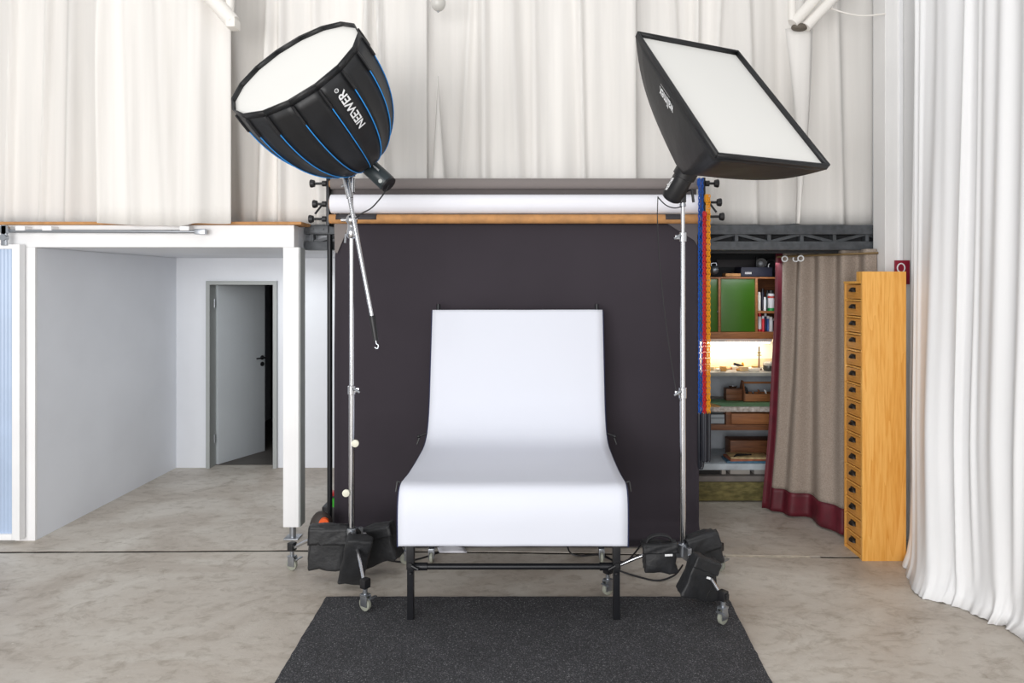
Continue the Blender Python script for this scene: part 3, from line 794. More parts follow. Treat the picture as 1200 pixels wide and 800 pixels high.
# ------------------------------------------------------------ rectangular softbox
K = [P(745, 43, 4.07), P(862, 65, 4.38), P(968, 198.5, 3.71), P(838, 185.5, 3.40)]
A1 = P(803, 199, 4.22); cen = sum(K, V())/4; ax1 = (cen-A1).normalized()
r1_ = (K[1]-K[0]).normalized(); u1 = (r1_-ax1*r1_.dot(ax1)).normalized(); r2_ = (K[3]-K[0]).normalized(); v1 = (r2_-ax1*r2_.dot(ax1)).normalized()
q = .045; ap = [A1+(-u1-v1)*q, A1+(u1-v1)*q, A1+(u1+v1)*q, A1+(-u1+v1)*q]
qb = thing('square_softbox', 'black rectangular softbox with a white diffuser, upper right', 'softbox', A1)
def wall4(i, s, t):     # s 0 apex .. 1 rim ; t across ; the rods bow outwards
    a = ap[i].lerp(ap[(i+1) % 4], t); b = K[i].lerp(K[(i+1) % 4], t); p = a.lerp(b, s)
    o_ = ((p-A1)-ax1*(p-A1).dot(ax1)); 
    if o_.length > 1e-5: p = p+o_.normalized()*.075*math.sin(s*PI)*(.55+.9*abs(t-.5))
    return p
for i in range(4):
    bm = B(); grid(bm, 10, 14, lambda u, v, i=i: wall4(i, v, u)); o = obj('panel', bm, softbox_black, qb, angle=180); solid(o, .002, 1)
    bm = B(); a, b = K[i], K[(i+1) % 4]; grid(bm, 4, 2, lambda u, v: a.lerp(b, u)+ax1*.032*v); tube(bm, [a+ax1*.03, b+ax1*.03], .006, 6); o = obj('rim', bm, softbox_black, qb); solid(o, .004)
bm = B(); vs = [bm.verts.new(cen+(p-cen)*.992+ax1*.004) for p in K]; bm.faces.new(vs); obj('diffuser', bm, diffuser, qb, smooth=False)
# lettering on the left panel (between corners 3 and 0)
def lay(bm, i, fs, ft):
    for v in bm.verts:
        s, t = fs(v.co), ft(v.co); p = wall4(i, s, t); n_ = (wall4(i, s+.01, t)-p).cross(wall4(i, s, t+.01)-p).normalized()
        if n_.dot(p-cen) < 0: n_ = -n_
        v.co = p+n_*.004
bm = text_mesh('walimex', 1.0); wid = max(v.co.x for v in bm.verts)
lay(bm, 3, lambda c: .84-(c.y-.3)*.16, lambda c: .45+.19*c.x/wid)
obj('lettering', bm, letter_white, qb, smooth=False)
bm = B(); 
for k in range(1):
    box(bm, 0, 1, 0, .12, 0, .001)
    lay(bm, 3, lambda c: .925-c.y*.05, lambda c: .51+.12*c.x)
obj('lettering', bm, letter_white, qb, smooth=False)
hb = thing('studio_flash', 'black studio flash head behind the square softbox, above the right stand', 'studio flash', P(790, 238, 4.25))
A1b = A1-ax1*.0; hd1 = (P(786, 234, 4.30)-P(804, 203, 4.22)).normalized()
bm = B(); lathe(bm, [(-.02, .072), (.03, .072), (.034, .062), (.17, .066), (.19, .058), (.20, .04)], P(804, 202, 4.22), hd1, 24); obj('housing', bm, black_plastic, hb)
bm = B(); lathe(bm, [(0, .02), (.006, .07), (.014, .07), (.018, .06)], P(806, 198, 4.22), hd1, 24); obj('mount_ring', bm, black_steel, hb)
bm = B(); box(bm, XR-.018, XR+.018, YR-.02, YR+.02, 2.46, 2.56, .005); tube(bm, [(XR, YR, 2.54), P(799, 214, 4.24)], .02, 10); tube(bm, [(XR+.02, YR-.01, 2.53), (XR+.05, YR-.03, 2.54), (XR+.06, YR-.03, 2.46)], .009, 8); obj('bracket', bm, black_plastic, hb)
fr_ = P(781, 221, 4.19); put_text('lettering', 'walimex', frame_from(P(781.5, 223, 4.175), -hd1, V((-1, 0, .5))), letter_white, hb, .026)
bm = B(); tube(bm, smoothpts([P(771, 231, 4.28), P(780, 240, 4.26), P(790, 243.5, 4.24), P(799, 242, 4.26)], 5), .004, 6); tag(obj('cable', bm, black_plastic), 'short black cable dipping under the right flash head', 'cable')
bm = B(); tube(bm, smoothpts([P(771, 230, 4.27), P(770.5, 262, 4.27), P(774, 320, 4.27), P(782, 390, 4.27), P(791, 450, 4.27), P(797, 470, 4.262)], 6), .003, 6); tag(obj('cable', bm, black_plastic), 'thin black cable hanging down beside the right stand', 'cable')

# ------------------------------------------------------------ sandbags
def bag(name, label, c, sx, sy, sz, rot, seed, cat='sandbag', flap=None, strap=None, tagtxt=False, pinch=.25, floorz=None, m=black_nylon):
    t = thing(name, label, cat, (c[0], c[1], c[2]-sz/2))
    M = Matrix.Translation(c) @ Matrix.Rotation(rot[2], 4, 'Z') @ Matrix.Rotation(rot[1], 4, 'Y') @ Matrix.Rotation(rot[0], 4, 'X')
    bm = B(); box(bm, -sx/2, sx/2, -sy/2, sy/2, -sz/2, sz/2, min(sx, sy, sz)*.18, None, 3)
    bmesh.ops.subdivide_edges(bm, edges=bm.edges[:], cuts=3, use_grid_fill=True)
    for v in bm.verts:
        x, y, z = v.co; h = z/sz+.5
        v.co.y *= 1-pinch*h; v.co.x *= 1-.06*math.sin(h*PI)
        d_ = .020*noise.noise(V((x*12, y*12, z*12+seed)))+.014*noise.noise(V((x*32, y*32, z*24+seed)))
        v.co += v.co.normalized()*d_
        w_ = M @ v.co
        if w_.z < .004: w_.z = .004
        v.co = w_
    obj('bag_body', bm, m, t, angle=60)
    if flap:
        bm = B(); grid(bm, 12, 8, lambda u, v: M @ V(((u-.5)*sx*1.03, -(sy/2*(1-pinch*(1-v*.45)))*1.0-.006+(.0 if v > 0 else .03)-.006*n1(u*6+v*5, seed), sz/2*1.01-flap*sz*v)))
        o = obj('flap', bm, m, t, angle=180); solid(o, .005, 1)
    if strap:
        bm = B(); pts = smoothpts([M @ V(p) for p in strap], 6)
        for off in (-.012, 0, .012): tube(bm, [p+V((0, off, 0)) for p in pts], .007, 6)
        obj('strap', bm, m, t)
    if tagtxt:
        bm = B(); box(bm, sx*.1, sx*.32, -sy/2*(1-pinch*.4)-.012, -sy/2*(1-pinch*.4)-.008, .02, .032, 0, M); obj('label_tag', bm, letter_white, t)
    return t
bag('sandbag', 'boxy black sandbag at the far left of the left stand', (-1.33, 4.50, .225), .25, .11, .28, (0, .04, .1), 1, flap=.42, strap=[(.10, -.03, .11), (.16, -.03, .13), (.20, -.02, .08), (.14, -.04, .0)])
bag('sandbag', 'large tilted black sandbag behind the left stand pole', (-1.025, 4.60, .205), .27, .13, .25, (.1, -.28, -.2), 2, flap=.3)
bag('sandbag', 'narrow crumpled black sandbag hanging in front of the left stand', (-1.12, 4.36, .195), .16, .09, .31, (.2, .20, .2), 3, pinch=-.1)
bag('sandbag', 'upper black sandbag leaning on the right stand hub', (1.09, 4.30, .29), .20, .12, .20, (0, -.28, .1), 4, flap=.55)
bag('sandbag', 'lower black sandbag hanging from the right stand front leg', (.99, 4.04, .225), .17, .10, .25, (.1, .42, .3), 5, flap=.3, tagtxt=True)
bag('sandbag', 'small slack black sandbag behind the front leg of the right stand', (1.09, 4.16, .125), .09, .08, .20, (0, -.1, 0), 15)
bag('battery_bag', 'small black carry bag with a handle between table and right stand', (.795, 4.21, .275), .215, .10, .18, (0, -.03, 0), 6, cat='bag', flap=.33, tagtxt=True, strap=[(-.09, 0, .07), (-.06, 0, .115), (.0, 0, .13), (.06, 0, .115), (.09, 0, .07)])

# cables on the floor
cables = [('black cable curving on the floor right of the table front leg', [P(724, 668, 4.6), P(745, 675, 4.55), P(770, 680, 4.48), P(790, 674, 4.52), P(800, 662, 4.65)]),
          ('black cable running from the small bag towards the table', [P(752, 637, 4.55), P(742, 650, 4.6), P(732, 658, 4.7), P(715, 655, 4.8), P(702, 648, 4.9)]),
          ('thin black cable crossing under the right side of the table', [P(664, 634, 5.02), P(668, 647, 4.9), P(680, 651, 4.88), P(706, 650, 4.9), P(722, 660, 4.75)]),
          ('black cable on the floor behind the left sandbags', [P(448, 655, 4.84), P(470, 658, 4.78), P(492, 655, 4.84), P(520, 645, 4.98)])]
for lab, pts in cables:
    pts = [V((p.x, p.y, max(.006, p.z))) for p in pts]; bm = B(); tube(bm, smoothpts(pts, 6), .006, 6); tag(obj('cable', bm, black_plastic), lab, 'cable')
bm = B(); grid(bm, 6, 4, lambda u, v: V((-.66+.2*u-.03*v, 4.93+.1*v, .012+.02*math.sin(u*PI)*v))); o = obj('paper_scrap', bm, paper_white); solid(o, .002); tag(o, 'white paper scrap on the floor behind the table', 'paper')
# stored kit behind the left stand
st = thing('kit_case', 'dark round case with an orange disc behind the left sandbag', 'case', (-1.62, 5.08, 0))
bm = B(); ball(bm, (-1.565, 5.10, .13), .08, 1.1, .8, 1.6); obj('shell', bm, mat('dark_brown_case', (52, 44, 40), .6), st)
for v in st.children[0].data.vertices: v.co.z = max(v.co.z, 0.003)
bm = B(); cyl(bm, (-1.53, 5.06, .19), (-1.525, 5.025, .19), .035, n=20); obj('orange_disc', bm, mat('orange_plastic', (240, 92, 20), .5), st)
bt = thing('tool_trolley', 'small dark tool trolley with red and green parts beside the round post', 'trolley', (-1.53, 5.6, 0))
bm = B(); box(bm, -1.70, -1.54, 5.55, 5.75, 0, .14, .01); box(bm, -1.64, -1.50, 5.58, 5.72, .14, .225, .01); obj('body', bm, black_plastic, bt)
bm = B(); box(bm, -1.635, -1.575, 5.56, 5.6, .225, .265, .006); obj('red_cap', bm, mat('red_plastic', (200, 30, 30), .5), bt)
bm = B(); cyl(bm, (-1.60, 5.58, .175), (-1.60, 5.545, .175), .035, n=20); obj('green_disc', bm, mat('green_plastic', (50, 190, 30), .5), bt)
bm = B(); cyl(bm, (-1.60, 5.65, .225), (-1.60, 5.65, .30), .02); obj('neck', bm, zinc, bt)

# ------------------------------------------------------------ tall drawer cabinet
cb = thing('drawer_cabinet', 'tall narrow honey coloured pine cabinet with sixteen small drawers', 'cabinet', (2.49, 4.95, 0))
bm = B(); box(bm, 2.336, 2.645, 4.81, 4.835, 0, 2.04, .002); box(bm, 2.336, 2.645, 4.835, 4.90, 1.972, 2.04, .002); obj('side_panel', bm, pine, cb)
bm = B(); box(bm, 2.34, 2.64, 5.075, 5.10, 0, 1.97, .002); obj('side_panel', bm, pine, cb)
bm = B(); box(bm, 2.625, 2.64, 4.835, 5.075, 0, 1.97); obj('back_panel', bm, pine, cb)
bm = B(); box(bm, 2.336, 2.625, 4.835, 5.10, 1.955, 1.972, .002); obj('top_panel', bm, pine, cb)
pitch = .1207; z0 = 1.955-pitch*16
bm = B()
for k in range(17):
    zz = z0+pitch*k
    if k < 16: box(bm, 2.338, 2.62, 4.835, 5.075, zz-.005, zz+.006)
obj('drawer_rails', bm, pine, cb)
bm = B(); box(bm, 2.345, 2.62, 4.836, 5.075, 0, z0-.006) if z0 > .012 else None; 
if len(bm.verts): obj('plinth', bm, pine, cb)
else: bm.free()
bm = B(); box(bm, 2.342, 2.362, 4.845, 5.068, z0+.012, z0+pitch-.010, .003)
box(bm, 2.362, 2.60, 4.86, 5.05, z0+.02, z0+pitch-.03)
dr0 = obj('drawer', bm, pine_dark, cb)
bm = B(); zc = z0+pitch*.5+.012; yc = 4.956
pr = []
def cup(u, v):      # quarter-dome cup pull
    a_ = PI*u; b_ = PI/2*v
    return V((2.342-.028*math.sin(b_)*math.sin(a_)**.6-.001, yc-.038*math.cos(a_), zc+.032*math.cos(b_)*max(0, math.sin(a_))-.01))
grid(bm, 14, 8, cup); bx_ = box(bm, 2.339, 2.342, yc-.036, yc+.036, zc-.013, zc+.02, .001)
hn0 = obj('handle', bm, mat('blackened_iron', (44, 38, 34), .4, .6), dr0); solid(hn0, .0015)
for k in range(1, 16):
    a = dr0.copy(); COL.objects.link(a); a.parent = cb; a.location = dr0.location+V((0, 0, pitch*k))
    h = hn0.copy(); COL.objects.link(h); h.parent = a

# ------------------------------------------------------------ workshop curtain on its rod
ct = thing('workshop_curtain', 'taupe linen curtain with a burgundy hem closing the workshop', 'curtain', (2.4, 5.6, 0))
topc = [V((2.165, 5.83, 0)), V((2.3, 5.66, 0)), V((2.5, 5.5, 0)), V((2.68, 5.30, 0))]
botc = smoothpts([V((2.065, 5.87, 0)), V((2.12, 5.80, 0)), V((2.18, 5.72, 0)), V((2.31, 5.66, 0)), V((2.34, 5.48, 0)), V((2.385, 5.32, 0)), V((2.47, 5.30, 0)), V((2.58, 5.36, 0)), V((2.66, 5.26, 0))], 8)
def lin_cut(u, v, ins=0.0):
    tpp = along(topc, u); bt_ = along(botc, u); p = tpp.lerp(bt_, (1-v)**1.6)
    d_ = V((.60, -.53, 0)).normalized(); nn = V((-d_.y*-1, -d_.x, 0)); nn = V((-.66, -.75, 0))
    a = .045*math.sin(u*PI*2*4.5+.6)*(.45+.55*v)+.012*n1(u*9+v*1.5, 9)*(1)+.015*n1(v*3+u*3, 2)
    return p+nn*(a+ins)+V((0, 0, .015+2.21*v))
bm = B(); nv = 60
grid(bm, 160, 50, lambda u, v: lin_cut(.0+u, .085+.915*v)); o = obj('linen', bm, linen, ct, angle=180); solid(o, .004)
bm = B(); grid(bm, 160, 6, lambda u, v: lin_cut(u, .0+.088*v, .006)); o = obj('hem', bm, burgundy, ct, angle=180); solid(o, .004)
bm = B()
def lining(u, v):
    e = lin_cut(0, v); bul = .05*math.sin((1-v)*PI*.9)
    return e+V((-.045*u*(1+.3*(1-v)), .05*u+.02*math.sin(u*PI), 0))
grid(bm, 6, 40, lining); o = obj('lining', bm, burgundy, ct, angle=180); solid(o, .003)
for u in (.06, .17, .28, .5, .72, .92):
    p = lin_cut(u, .972, .0)+V((-.035, -.045, 0)); bm = B()
    if u < .3:
        tube(bm, [p+V((.022*math.cos(t)*.8, -.018*math.cos(t)*.8, .022*math.sin(t))) for t in [i/16*2*PI for i in range(16)]], .006, 6, closed=True); obj('eyelet', bm, letter_white, ct)
rod = [V((2.12, 5.83, 2.182)), V((2.3, 5.655, 2.186)), V((2.694, 5.27, 2.19))]
bm = B(); tube(bm, [p+V((-.03, -.035, 0)) for p in rod], .009, 8); tag(obj('curtain_rod', bm, mat('brass_rod', (140, 118, 84), .4, .6)), 'thin metal curtain rod threaded through the linen curtain', 'curtain rod')

# ------------------------------------------------------------ workshop
def bxp(bm, px0, py0, px1, py1, y, depth, bev=.002):
    a = P(px0, py1, y); b = P(px1, py0, y); return box(bm, a.x, b.x, y, y+depth, a.z, b.z, bev)
Wf = 6.3
cu = thing('wall_cabinet', 'green fronted wooden wall cabinet with an open shelf above the workbench', 'cabinet', P(860, 397, 6.5))
bm = B(); bxp(bm, 800, 389, 935, 397, Wf, .40); obj('bottom_board', bm, oak_wood, cu)
bm = B(); bxp(bm, 800, 324.6, 935, 326.4, Wf, .40); obj('top_board', bm, oak_wood, cu)
for px in (842, 885.5):
    bm = B(); bxp(bm, px-.2, 326, px+2.6, 389, Wf, .40); obj('upright_board', bm, oak_wood, cu)
bm = B(); bxp(bm, 800, 326, 935, 389, Wf+.38, .02); obj('back_board', bm, brown_wood, cu)
for a_, b_ in ((801, 841.5), (845, 885)):
    bm = B(); bxp(bm, a_, 326.5, b_, 388.5, Wf+.02, .02); dd = obj('door', bm, green_lam, cu)
    if a_ < 840:
        bm = B(); ball(bm, P(841, 365, Wf+.01), .007, sub=2); obj('knob', bm, zinc, dd)
bm = B(); bxp(bm, 888, 364.5, 935, 367, Wf+.02, .36); obj('shelf', bm, oak_wood, cu)
# cans and bottles
def can(px, base, hpx, rpx, y, body_rgb, cap_rgb, label, bands=(), neck=.8):
    b = P(px, base, y); h = hpx*y/800; r = rpx*y/800
    t = thing('spray_can', label, 'can', b)
    bm = B(); lathe(bm, [(0, r*.95), (.004, r), (h*.80, r), (h*.86, r*.7)], b, (0, 0, 1), 14); bd = obj('body', bm, mat('can_%d_%d_%d' % body_rgb, body_rgb, .35), t)
    bm = B(); lathe(bm, [(h*.84, r*neck), (h*.99, r*neck), (h, r*neck*.8)], b, (0, 0, 1), 12); obj('cap', bm, mat('cap_%d_%d_%d' % cap_rgb, cap_rgb, .4), t)
    for lo, hi, rgb in bands:
        bm = B(); lathe(bm, [(h*lo, r*1.02), (h*hi, r*1.02)], b, (0, 0, 1), 14); obj('band', bm, mat('band_%d_%d_%d' % rgb, rgb, .4), t)
can(889.7, 364, 22, 1.7, 6.38, (232, 228, 214), (230, 226, 220), 'slim cream bottle at the left end of the upper can shelf')
can(893.7, 364, 26, 1.9, 6.46, (38, 36, 52), (20, 20, 26), 'slim dark bottle second from left on the upper can shelf')
can(896.4, 364, 16, 1.5, 6.36, (228, 230, 234), (240, 240, 240), 'short white bottle in the middle of the upper can shelf')
can(899.3, 364, 24, 1.6, 6.50, (60, 84, 86), (30, 30, 34), 'teal grey bottle behind the short white bottle')
can(903.5, 364, 24, 3.8, 6.40, (214, 214, 218), (30, 30, 30), 'wide white can with a green base on the upper can shelf', ((0, .14, (20, 140, 70)), (.62, .72, (190, 60, 50))))
can(890.2, 390, 23, 2.2, 6.40, (224, 222, 224), (196, 30, 44), 'white can with a red cap at the left of the lower can shelf', ((.05, .2, (200, 40, 50)),))
can(894.2, 390, 20, 1.7, 6.36, (200, 36, 48), (210, 210, 216), 'small red can on the lower can shelf')
can(897.0, 390, 23, 1.8, 6.46, (60, 60, 110), (230, 230, 235), 'slim violet bottle on the lower can shelf')
can(900.2, 390, 20, 2.1, 6.42, (50, 92, 160), (235, 235, 235), 'blue bottle on the lower can shelf')
can(903.4, 390, 19, 2.2, 6.38, (206, 208, 212), (240, 240, 240), 'silver bottle on the lower can shelf')
can(907.5, 390, 17, 2.0, 6.42, (34, 34, 38), (214, 214, 200), 'black bottle with a pale cap on the lower can shelf')
# on top of the wall cabinet
kt = thing('metal_float', 'dull silver ball with a small handle on the wall cabinet', 'metal ball', P(836.5, 322, 6.4))
bm = B(); ball(bm, P(836.5, 316, 6.4), .046); obj('shell', bm, mat('dull_silver', (120, 126, 132), .35, .7), kt)
bm = B(); c = P(836.5, 311, 6.4); tube(bm, smoothpts([c+V((-.022, 0, -.01)), c+V((-.022, 0, .02)), c+V((.022, 0, .02)), c+V((.022, 0, -.01))], 4), .005, 6); obj('handle', bm, zinc, kt)
bm = B(); bxp(bm, 850.5, 320.2, 868, 323.8, 6.36, .12); tag(obj('cardboard_box', bm, kraft), 'flat brown cardboard box on the wall cabinet', 'box')
tx = thing('storage_box', 'dark navy box with pale lettering on the wall cabinet', 'box', P(882, 324, 6.36))
bm = B(); bxp(bm, 868.5, 313, 905, 323.8, 6.36, .2); obj('box_body', bm, mat('navy_box', (24, 26, 46), .6), tx)
a = P(873, 321, 6.355); put_text('lettering', 'IIIIIIIIII', Matrix.Translation(a) @ Matrix.Rotation(PI/2, 4, 'X'), letter_white, tx, .026, .95)
lm = thing('clamp_lamp', 'black clamp lamp lying on top of the navy box', 'lamp', P(893, 313, 6.45))
bm = B(); lathe(bm, [(0, .015), (.03, .03), (.08, .05), (.082, .045), (.04, .02)], P(893, 307, 6.5), (-.4, -1, -.2), 18); obj('shade', bm, black_plastic, lm)
bm = B(); ball(bm, P(891.5, 308.5, 6.42), .022); obj('bulb', bm, mat('bulb_glass', (150, 152, 156), .2), lm)
bm = B(); box(bm, *sum([[P(886, 0, 6.45).x, P(889, 0, 6.45).x]], []), 6.44, 6.48, P(0, 313, 6.45).z, P(0, 301, 6.45).z, .004); obj('clamp', bm, black_steel, lm)
ht = thing('work_helmet', 'black headset leaning against the wall above the cans', 'headset', P(903, 323, 6.42))
bm = B(); c = P(904, 312, 6.42); tube(bm, [c+V((.055*math.cos(t), 0, .065*math.sin(t))) for t in [i/18*PI*1.2-.2 for i in range(19)]], .012, 8); obj('headband', bm, black_plastic, ht)
bm = B(); ball(bm, c+V((-.05, -.01, -.03)), .035, .6, 1, 1); ball(bm, c+V((.05, -.01, -.03)), .035, .6, 1, 1); obj('ear_cup', bm, black_plastic, ht)
bm = B(); tube(bm, [c+V((-.035+.012*math.cos(t), -.05, .0+.022*math.sin(t))) for t in [i/8*PI+PI/2 for i in range(9)]], .004, 6); obj('reflective_ring', bm, letter_white, ht)
ht['label'] = 'black ear defenders lying on the wall cabinet above the cans'; ht['category'] = 'ear defenders'; ht.name = 'ear_defenders'
bm = B(); bxp(bm, 840, 304, 888, 313, 6.66, .03); tag(obj('grey_board', bm, mat('grey_board', (58, 54, 56), .7)), 'long grey board leaning behind the things on the wall cabinet', 'board')
# under-cabinet lamp
ul = thing('strip_light', 'lit strip light under the green wall cabinet', 'lamp', P(860, 399, 6.5))
bm = B(); box(bm, 1.45, 2.3, 6.50, 6.54, P(0, 397, 6.3).z-.045, P(0, 397, 6.3).z-.004, .004); obj('housing', bm, white_paint, ul)
bm = B(); cyl(bm, (1.47, 6.52, P(0, 397, 6.3).z-.052), (2.28, 6.52, P(0, 397, 6.3).z-.052), .008, n=8); obj('tube', bm, mat('warm_tube', (255, 236, 205), .5, emit=14), ul)
la = area('strip_light_glow', (1.87, 6.50, P(0, 397, 6.3).z-.07), (1.87, 6.68, 1.05), .85, .04, 5, (1.0, .86, .68)); 
# upper shelf
us = thing('bench_shelf', 'long grey shelf with beige splashback lit by the strip light', 'shelf', P(860, 440, 6.4))
bm = B(); a = P(800, 440.5, 6.25); b = P(935, 436.5, 6.25); box(bm, a.x, b.x, 6.25, 6.70, a.z, b.z, .002); obj('shelf_board', bm, mat('grey_shelf', (152, 152, 146), .6, vary=.06, scale=8), us)
ztop = b.z
bm = B(); a = P(800, 434, 6.68); b = P(935, 420, 6.68); box(bm, a.x, b.x, 6.68, 6.70, ztop, b.z); obj('splashback', bm, mat('beige_board', (206, 184, 152), .6, vary=.05, scale=6), us)
bm = B(); box(bm, 1.4, 2.5, 6.705, 6.715, ztop, P(0, 397, 6.3).z); tag(obj('wall_panel', bm, mat('cream_panel', (240, 228, 208), .6)), 'cream panel on the wall under the green cabinet', 'panel')
# clutter on the shelf
rnd = random.Random(21)
cl_m = [mat('offcut_a', (222, 190, 140), .7), mat('offcut_b', (190, 120, 66), .7), mat('offcut_c', (236, 224, 204), .7), mat('offcut_d', (212, 160, 90), .7)]
for k in range(12):
    px = 834+k*4.6+rnd.uniform(-1, 1); y = rnd.uniform(6.32, 6.5); sx = rnd.uniform(.04, .08); sy = .05; h = rnd.uniform(.018, .045); x = P(px, 0, y).x
    bm = B(); box(bm, -sx/2, sx/2, -sy/2, sy/2, 0, h, .004, Matrix.Translation((x, y, ztop+.001)) @ Matrix.Rotation(rnd.uniform(-.8, .8), 4, 'Z'))
    if k % 3 == 1:
        bm.free(); bm = B(); cyl(bm, (x-sx/2, y, ztop+.014), (x+sx/2, y+.02, ztop+.014), .012, n=10)
    tag(obj('wood_offcut', bm, cl_m[k % 4]), ('light brown', 'mid brown', 'cream', 'tan')[k % 4]+' wood offcut, '+('leftmost', 'second from left', 'third from left', 'fourth from left', 'fifth from left', 'sixth from left', 'sixth from right', 'fifth from right', 'fourth from right', 'third from right', 'second from right', 'rightmost')[k]+' in the row on the lit shelf', 'wood offcut', 'wood offcuts on the lit grey shelf')
c = P(865, 429, 6.4)
bm = B(); M = frame_from((c.x, 6.4, ztop+.05), (1, 0, -.3), (0, 1, 0)); box(bm, -.045, .045, -.015, .015, -.012, .014, .006, M); box(bm, .012, .035, -.012, .012, -.045, -.01, .005, M)
tag(obj('glue_gun', bm, black_plastic), 'small black hand tool lying on the offcuts on the lit shelf', 'hand tool')
bm = B(); c = P(870.5, 429, 6.42); tube(bm, [(c.x, 6.42, ztop), (c.x, 6.42, ztop+.05), (c.x, 6.42, ztop+.075)], [.014, .014, .006], 10); tag(obj('glue_bottle', bm, mat('yellow_plastic', (238, 214, 30), .5)), 'bright yellow bottle on the lit shelf', 'bottle')
nd = thing('bench_vise_spindle', 'slim brown spindle stand rising from the lit shelf', 'stand', (P(889.5, 0, 6.45).x, 6.45, ztop))
x = P(889.5, 0, 6.45).x
bm = B(); cyl(bm, (x, 6.45, ztop), (x, 6.45, P(0, 406, 6.45).z), .007, n=8); obj('rod', bm, brown_wood, nd)
bm = B(); ball(bm, (x, 6.45, P(0, 413, 6.45).z), .017, 1, 1, .7); box(bm, x-.02, x+.02, 6.435, 6.465, P(0, 416, 6.45).z-.004, P(0, 416, 6.45).z+.004); obj('cross_piece', bm, mat('aged_brass', (150, 136, 96), .4, .7), nd)
bm = B(); lathe(bm, [(0, .03), (.01, .03), (.014, .012)], (x, 6.45, ztop), (0, 0, 1)); obj('base', bm, brown_wood, nd)
nd.name = 'spindle_stand'
bk = thing('glass_jar', 'group of pale glass dish and lid at the right end of the lit shelf', 'dish', (P(900, 0, 6.4).x, 6.4, ztop))
x = P(901, 0, 6.4).x
bm = B(); lathe(bm, [(0, .045), (.02, .055), (.05, .05)], (x, 6.4, ztop), (0, 0, 1), 20); obj('dish', bm, mat('dark_glass', (74, 70, 66), .2), bk)
bm = B(); lathe(bm, [(.05, .052), (.06, .056), (.075, .05), (.085, .03)], (x, 6.4, ztop), (0, 0, 1), 20); obj('lid', bm, mat('pale_glass', (206, 200, 188), .2), bk); bk['label'] = 'round glass dish with a pale lid at the right of the lit shelf'
bm = B(); q = P(884, 0, 6.36).x; box(bm, q-.05, q+.05, 6.34, 6.42, ztop+.001, ztop+.03, .008); tag(obj('paper_packet', bm, cl_m[2]), 'cream paper packet beside the spindle stand', 'packet')
# desk
dsk = thing('workbench', 'old workbench with a chipped pale front edge above wooden drawers', 'workbench', P(860, 505, 6.4))
zt = P(0, 477, 6.1).z
bm = B(); box(bm, 1.42, 2.45, 6.1, 6.70, zt-.042, zt, .003); obj('worktop', bm, mat('chipped_edge', (150, 140, 130), .6, rgb2=(206, 200, 196), scale=30), dsk)
bm = B(); box(bm, 1.42, 1.70, 6.11, 6.60, zt, zt+.004); obj('wood_inlay', bm, mat('tan_board', (190, 140, 80), .5, vary=.06), dsk)
zr = P(0, 504.5, 6.1).z; zr1 = P(0, 498, 6.1).z
bm = B(); box(bm, 1.42, 2.45, 6.12, 6.66, zr, zr1, .002); obj('lower_rail', bm, brown_wood, dsk)
bm = B(); a = P(851, 0, 6.12).x; box(bm, a, a+.045, 6.12, 6.66, zr1, zt-.042, .002); obj('divider', bm, brown_wood, dsk)
bm = B(); box(bm, a+.05, 2.40, 6.125, 6.6, zr1+.004, zt-.062, .003); dwr = obj('drawer', bm, oak_wood, dsk)
bm = B(); box(bm, 1.45, a-.006, 6.15, 6.6, zr1+.003, zt-.075, .002); g2 = obj('tray', bm, mat('pale_tray', (160, 170, 178), .3), dsk)
bm = B(); box(bm, 1.45, a-.006, 6.145, 6.15, zr1+.05, zr1+.056); box(bm, 1.45, a-.006, 6.145, 6.15, zr1+.10, zr1+.105); obj('tray_rib', bm, mat('grey_rib', (92, 98, 104), .5), g2)
for x in (1.43, 2.40):
    bm = B(); box(bm, x, x+.04, 6.2, 6.66, 0, zr, .003); obj('leg', bm, brown_wood, dsk)
bm = B(); bmv = [bm.verts.new(p) for p in ((1.72, 6.13, zt+.006), (2.40, 6.13, zt+.006), (2.40, 6.50, zt+.006), (1.58, 6.50, zt+.006))]; bm.faces.new(bmv)
o = obj('cutting_mat', bm, mat('green_cutting_mat', (112, 152, 112), .6, vary=.08, scale=8), smooth=False); solid(o, .003); tag(o, 'green cutting mat on the workbench', 'cutting mat')
# box on the bench
wb = thing('wooden_box', 'small brown wooden box holding a metal dish on the workbench', 'box', P(857, 468, 6.45))
a = P(849.5, 465, 6.45); b = P(868, 452, 6.45); zb = zt+.008
bm = B(); box(bm, a.x, b.x, 6.40, 6.50, zb, zb+.055, .003); box(bm, a.x-.003, b.x+.003, 6.395, 6.40, zb+.06, zb+.11, .002); box(bm, a.x, b.x, 6.40, 6.50, zb+.055, zb+.11, .002); obj('body', bm, brown_wood, wb)
bm = B(); lathe(bm, [(0, .03), (.02, .042), (.022, .040), (.006, .025)], ((a.x+b.x)/2, 6.45, zb+.112), (0, 0, 1), 16); obj('dish', bm, chrome, wb)
tbx = thing('toolbox', 'open wooden toolbox with a long carrying handle on the workbench', 'toolbox', P(888, 468, 6.42))
a = P(870, 0, 6.42).x; b = P(910, 0, 6.42).x; zt2 = zb+.002
bm = B(); box(bm, a, b, 6.34, 6.352, zt2, zt2+.07, .002); obj('front_board', bm, oak_wood, tbx)
bm = B(); box(bm, a, b, 6.47, 6.482, zt2, zt2+.07, .002); obj('rear_board', bm, oak_wood, tbx)
bm = B(); box(bm, a, b, 6.352, 6.47, zt2, zt2+.01); obj('bottom_board', bm, oak_wood, tbx)
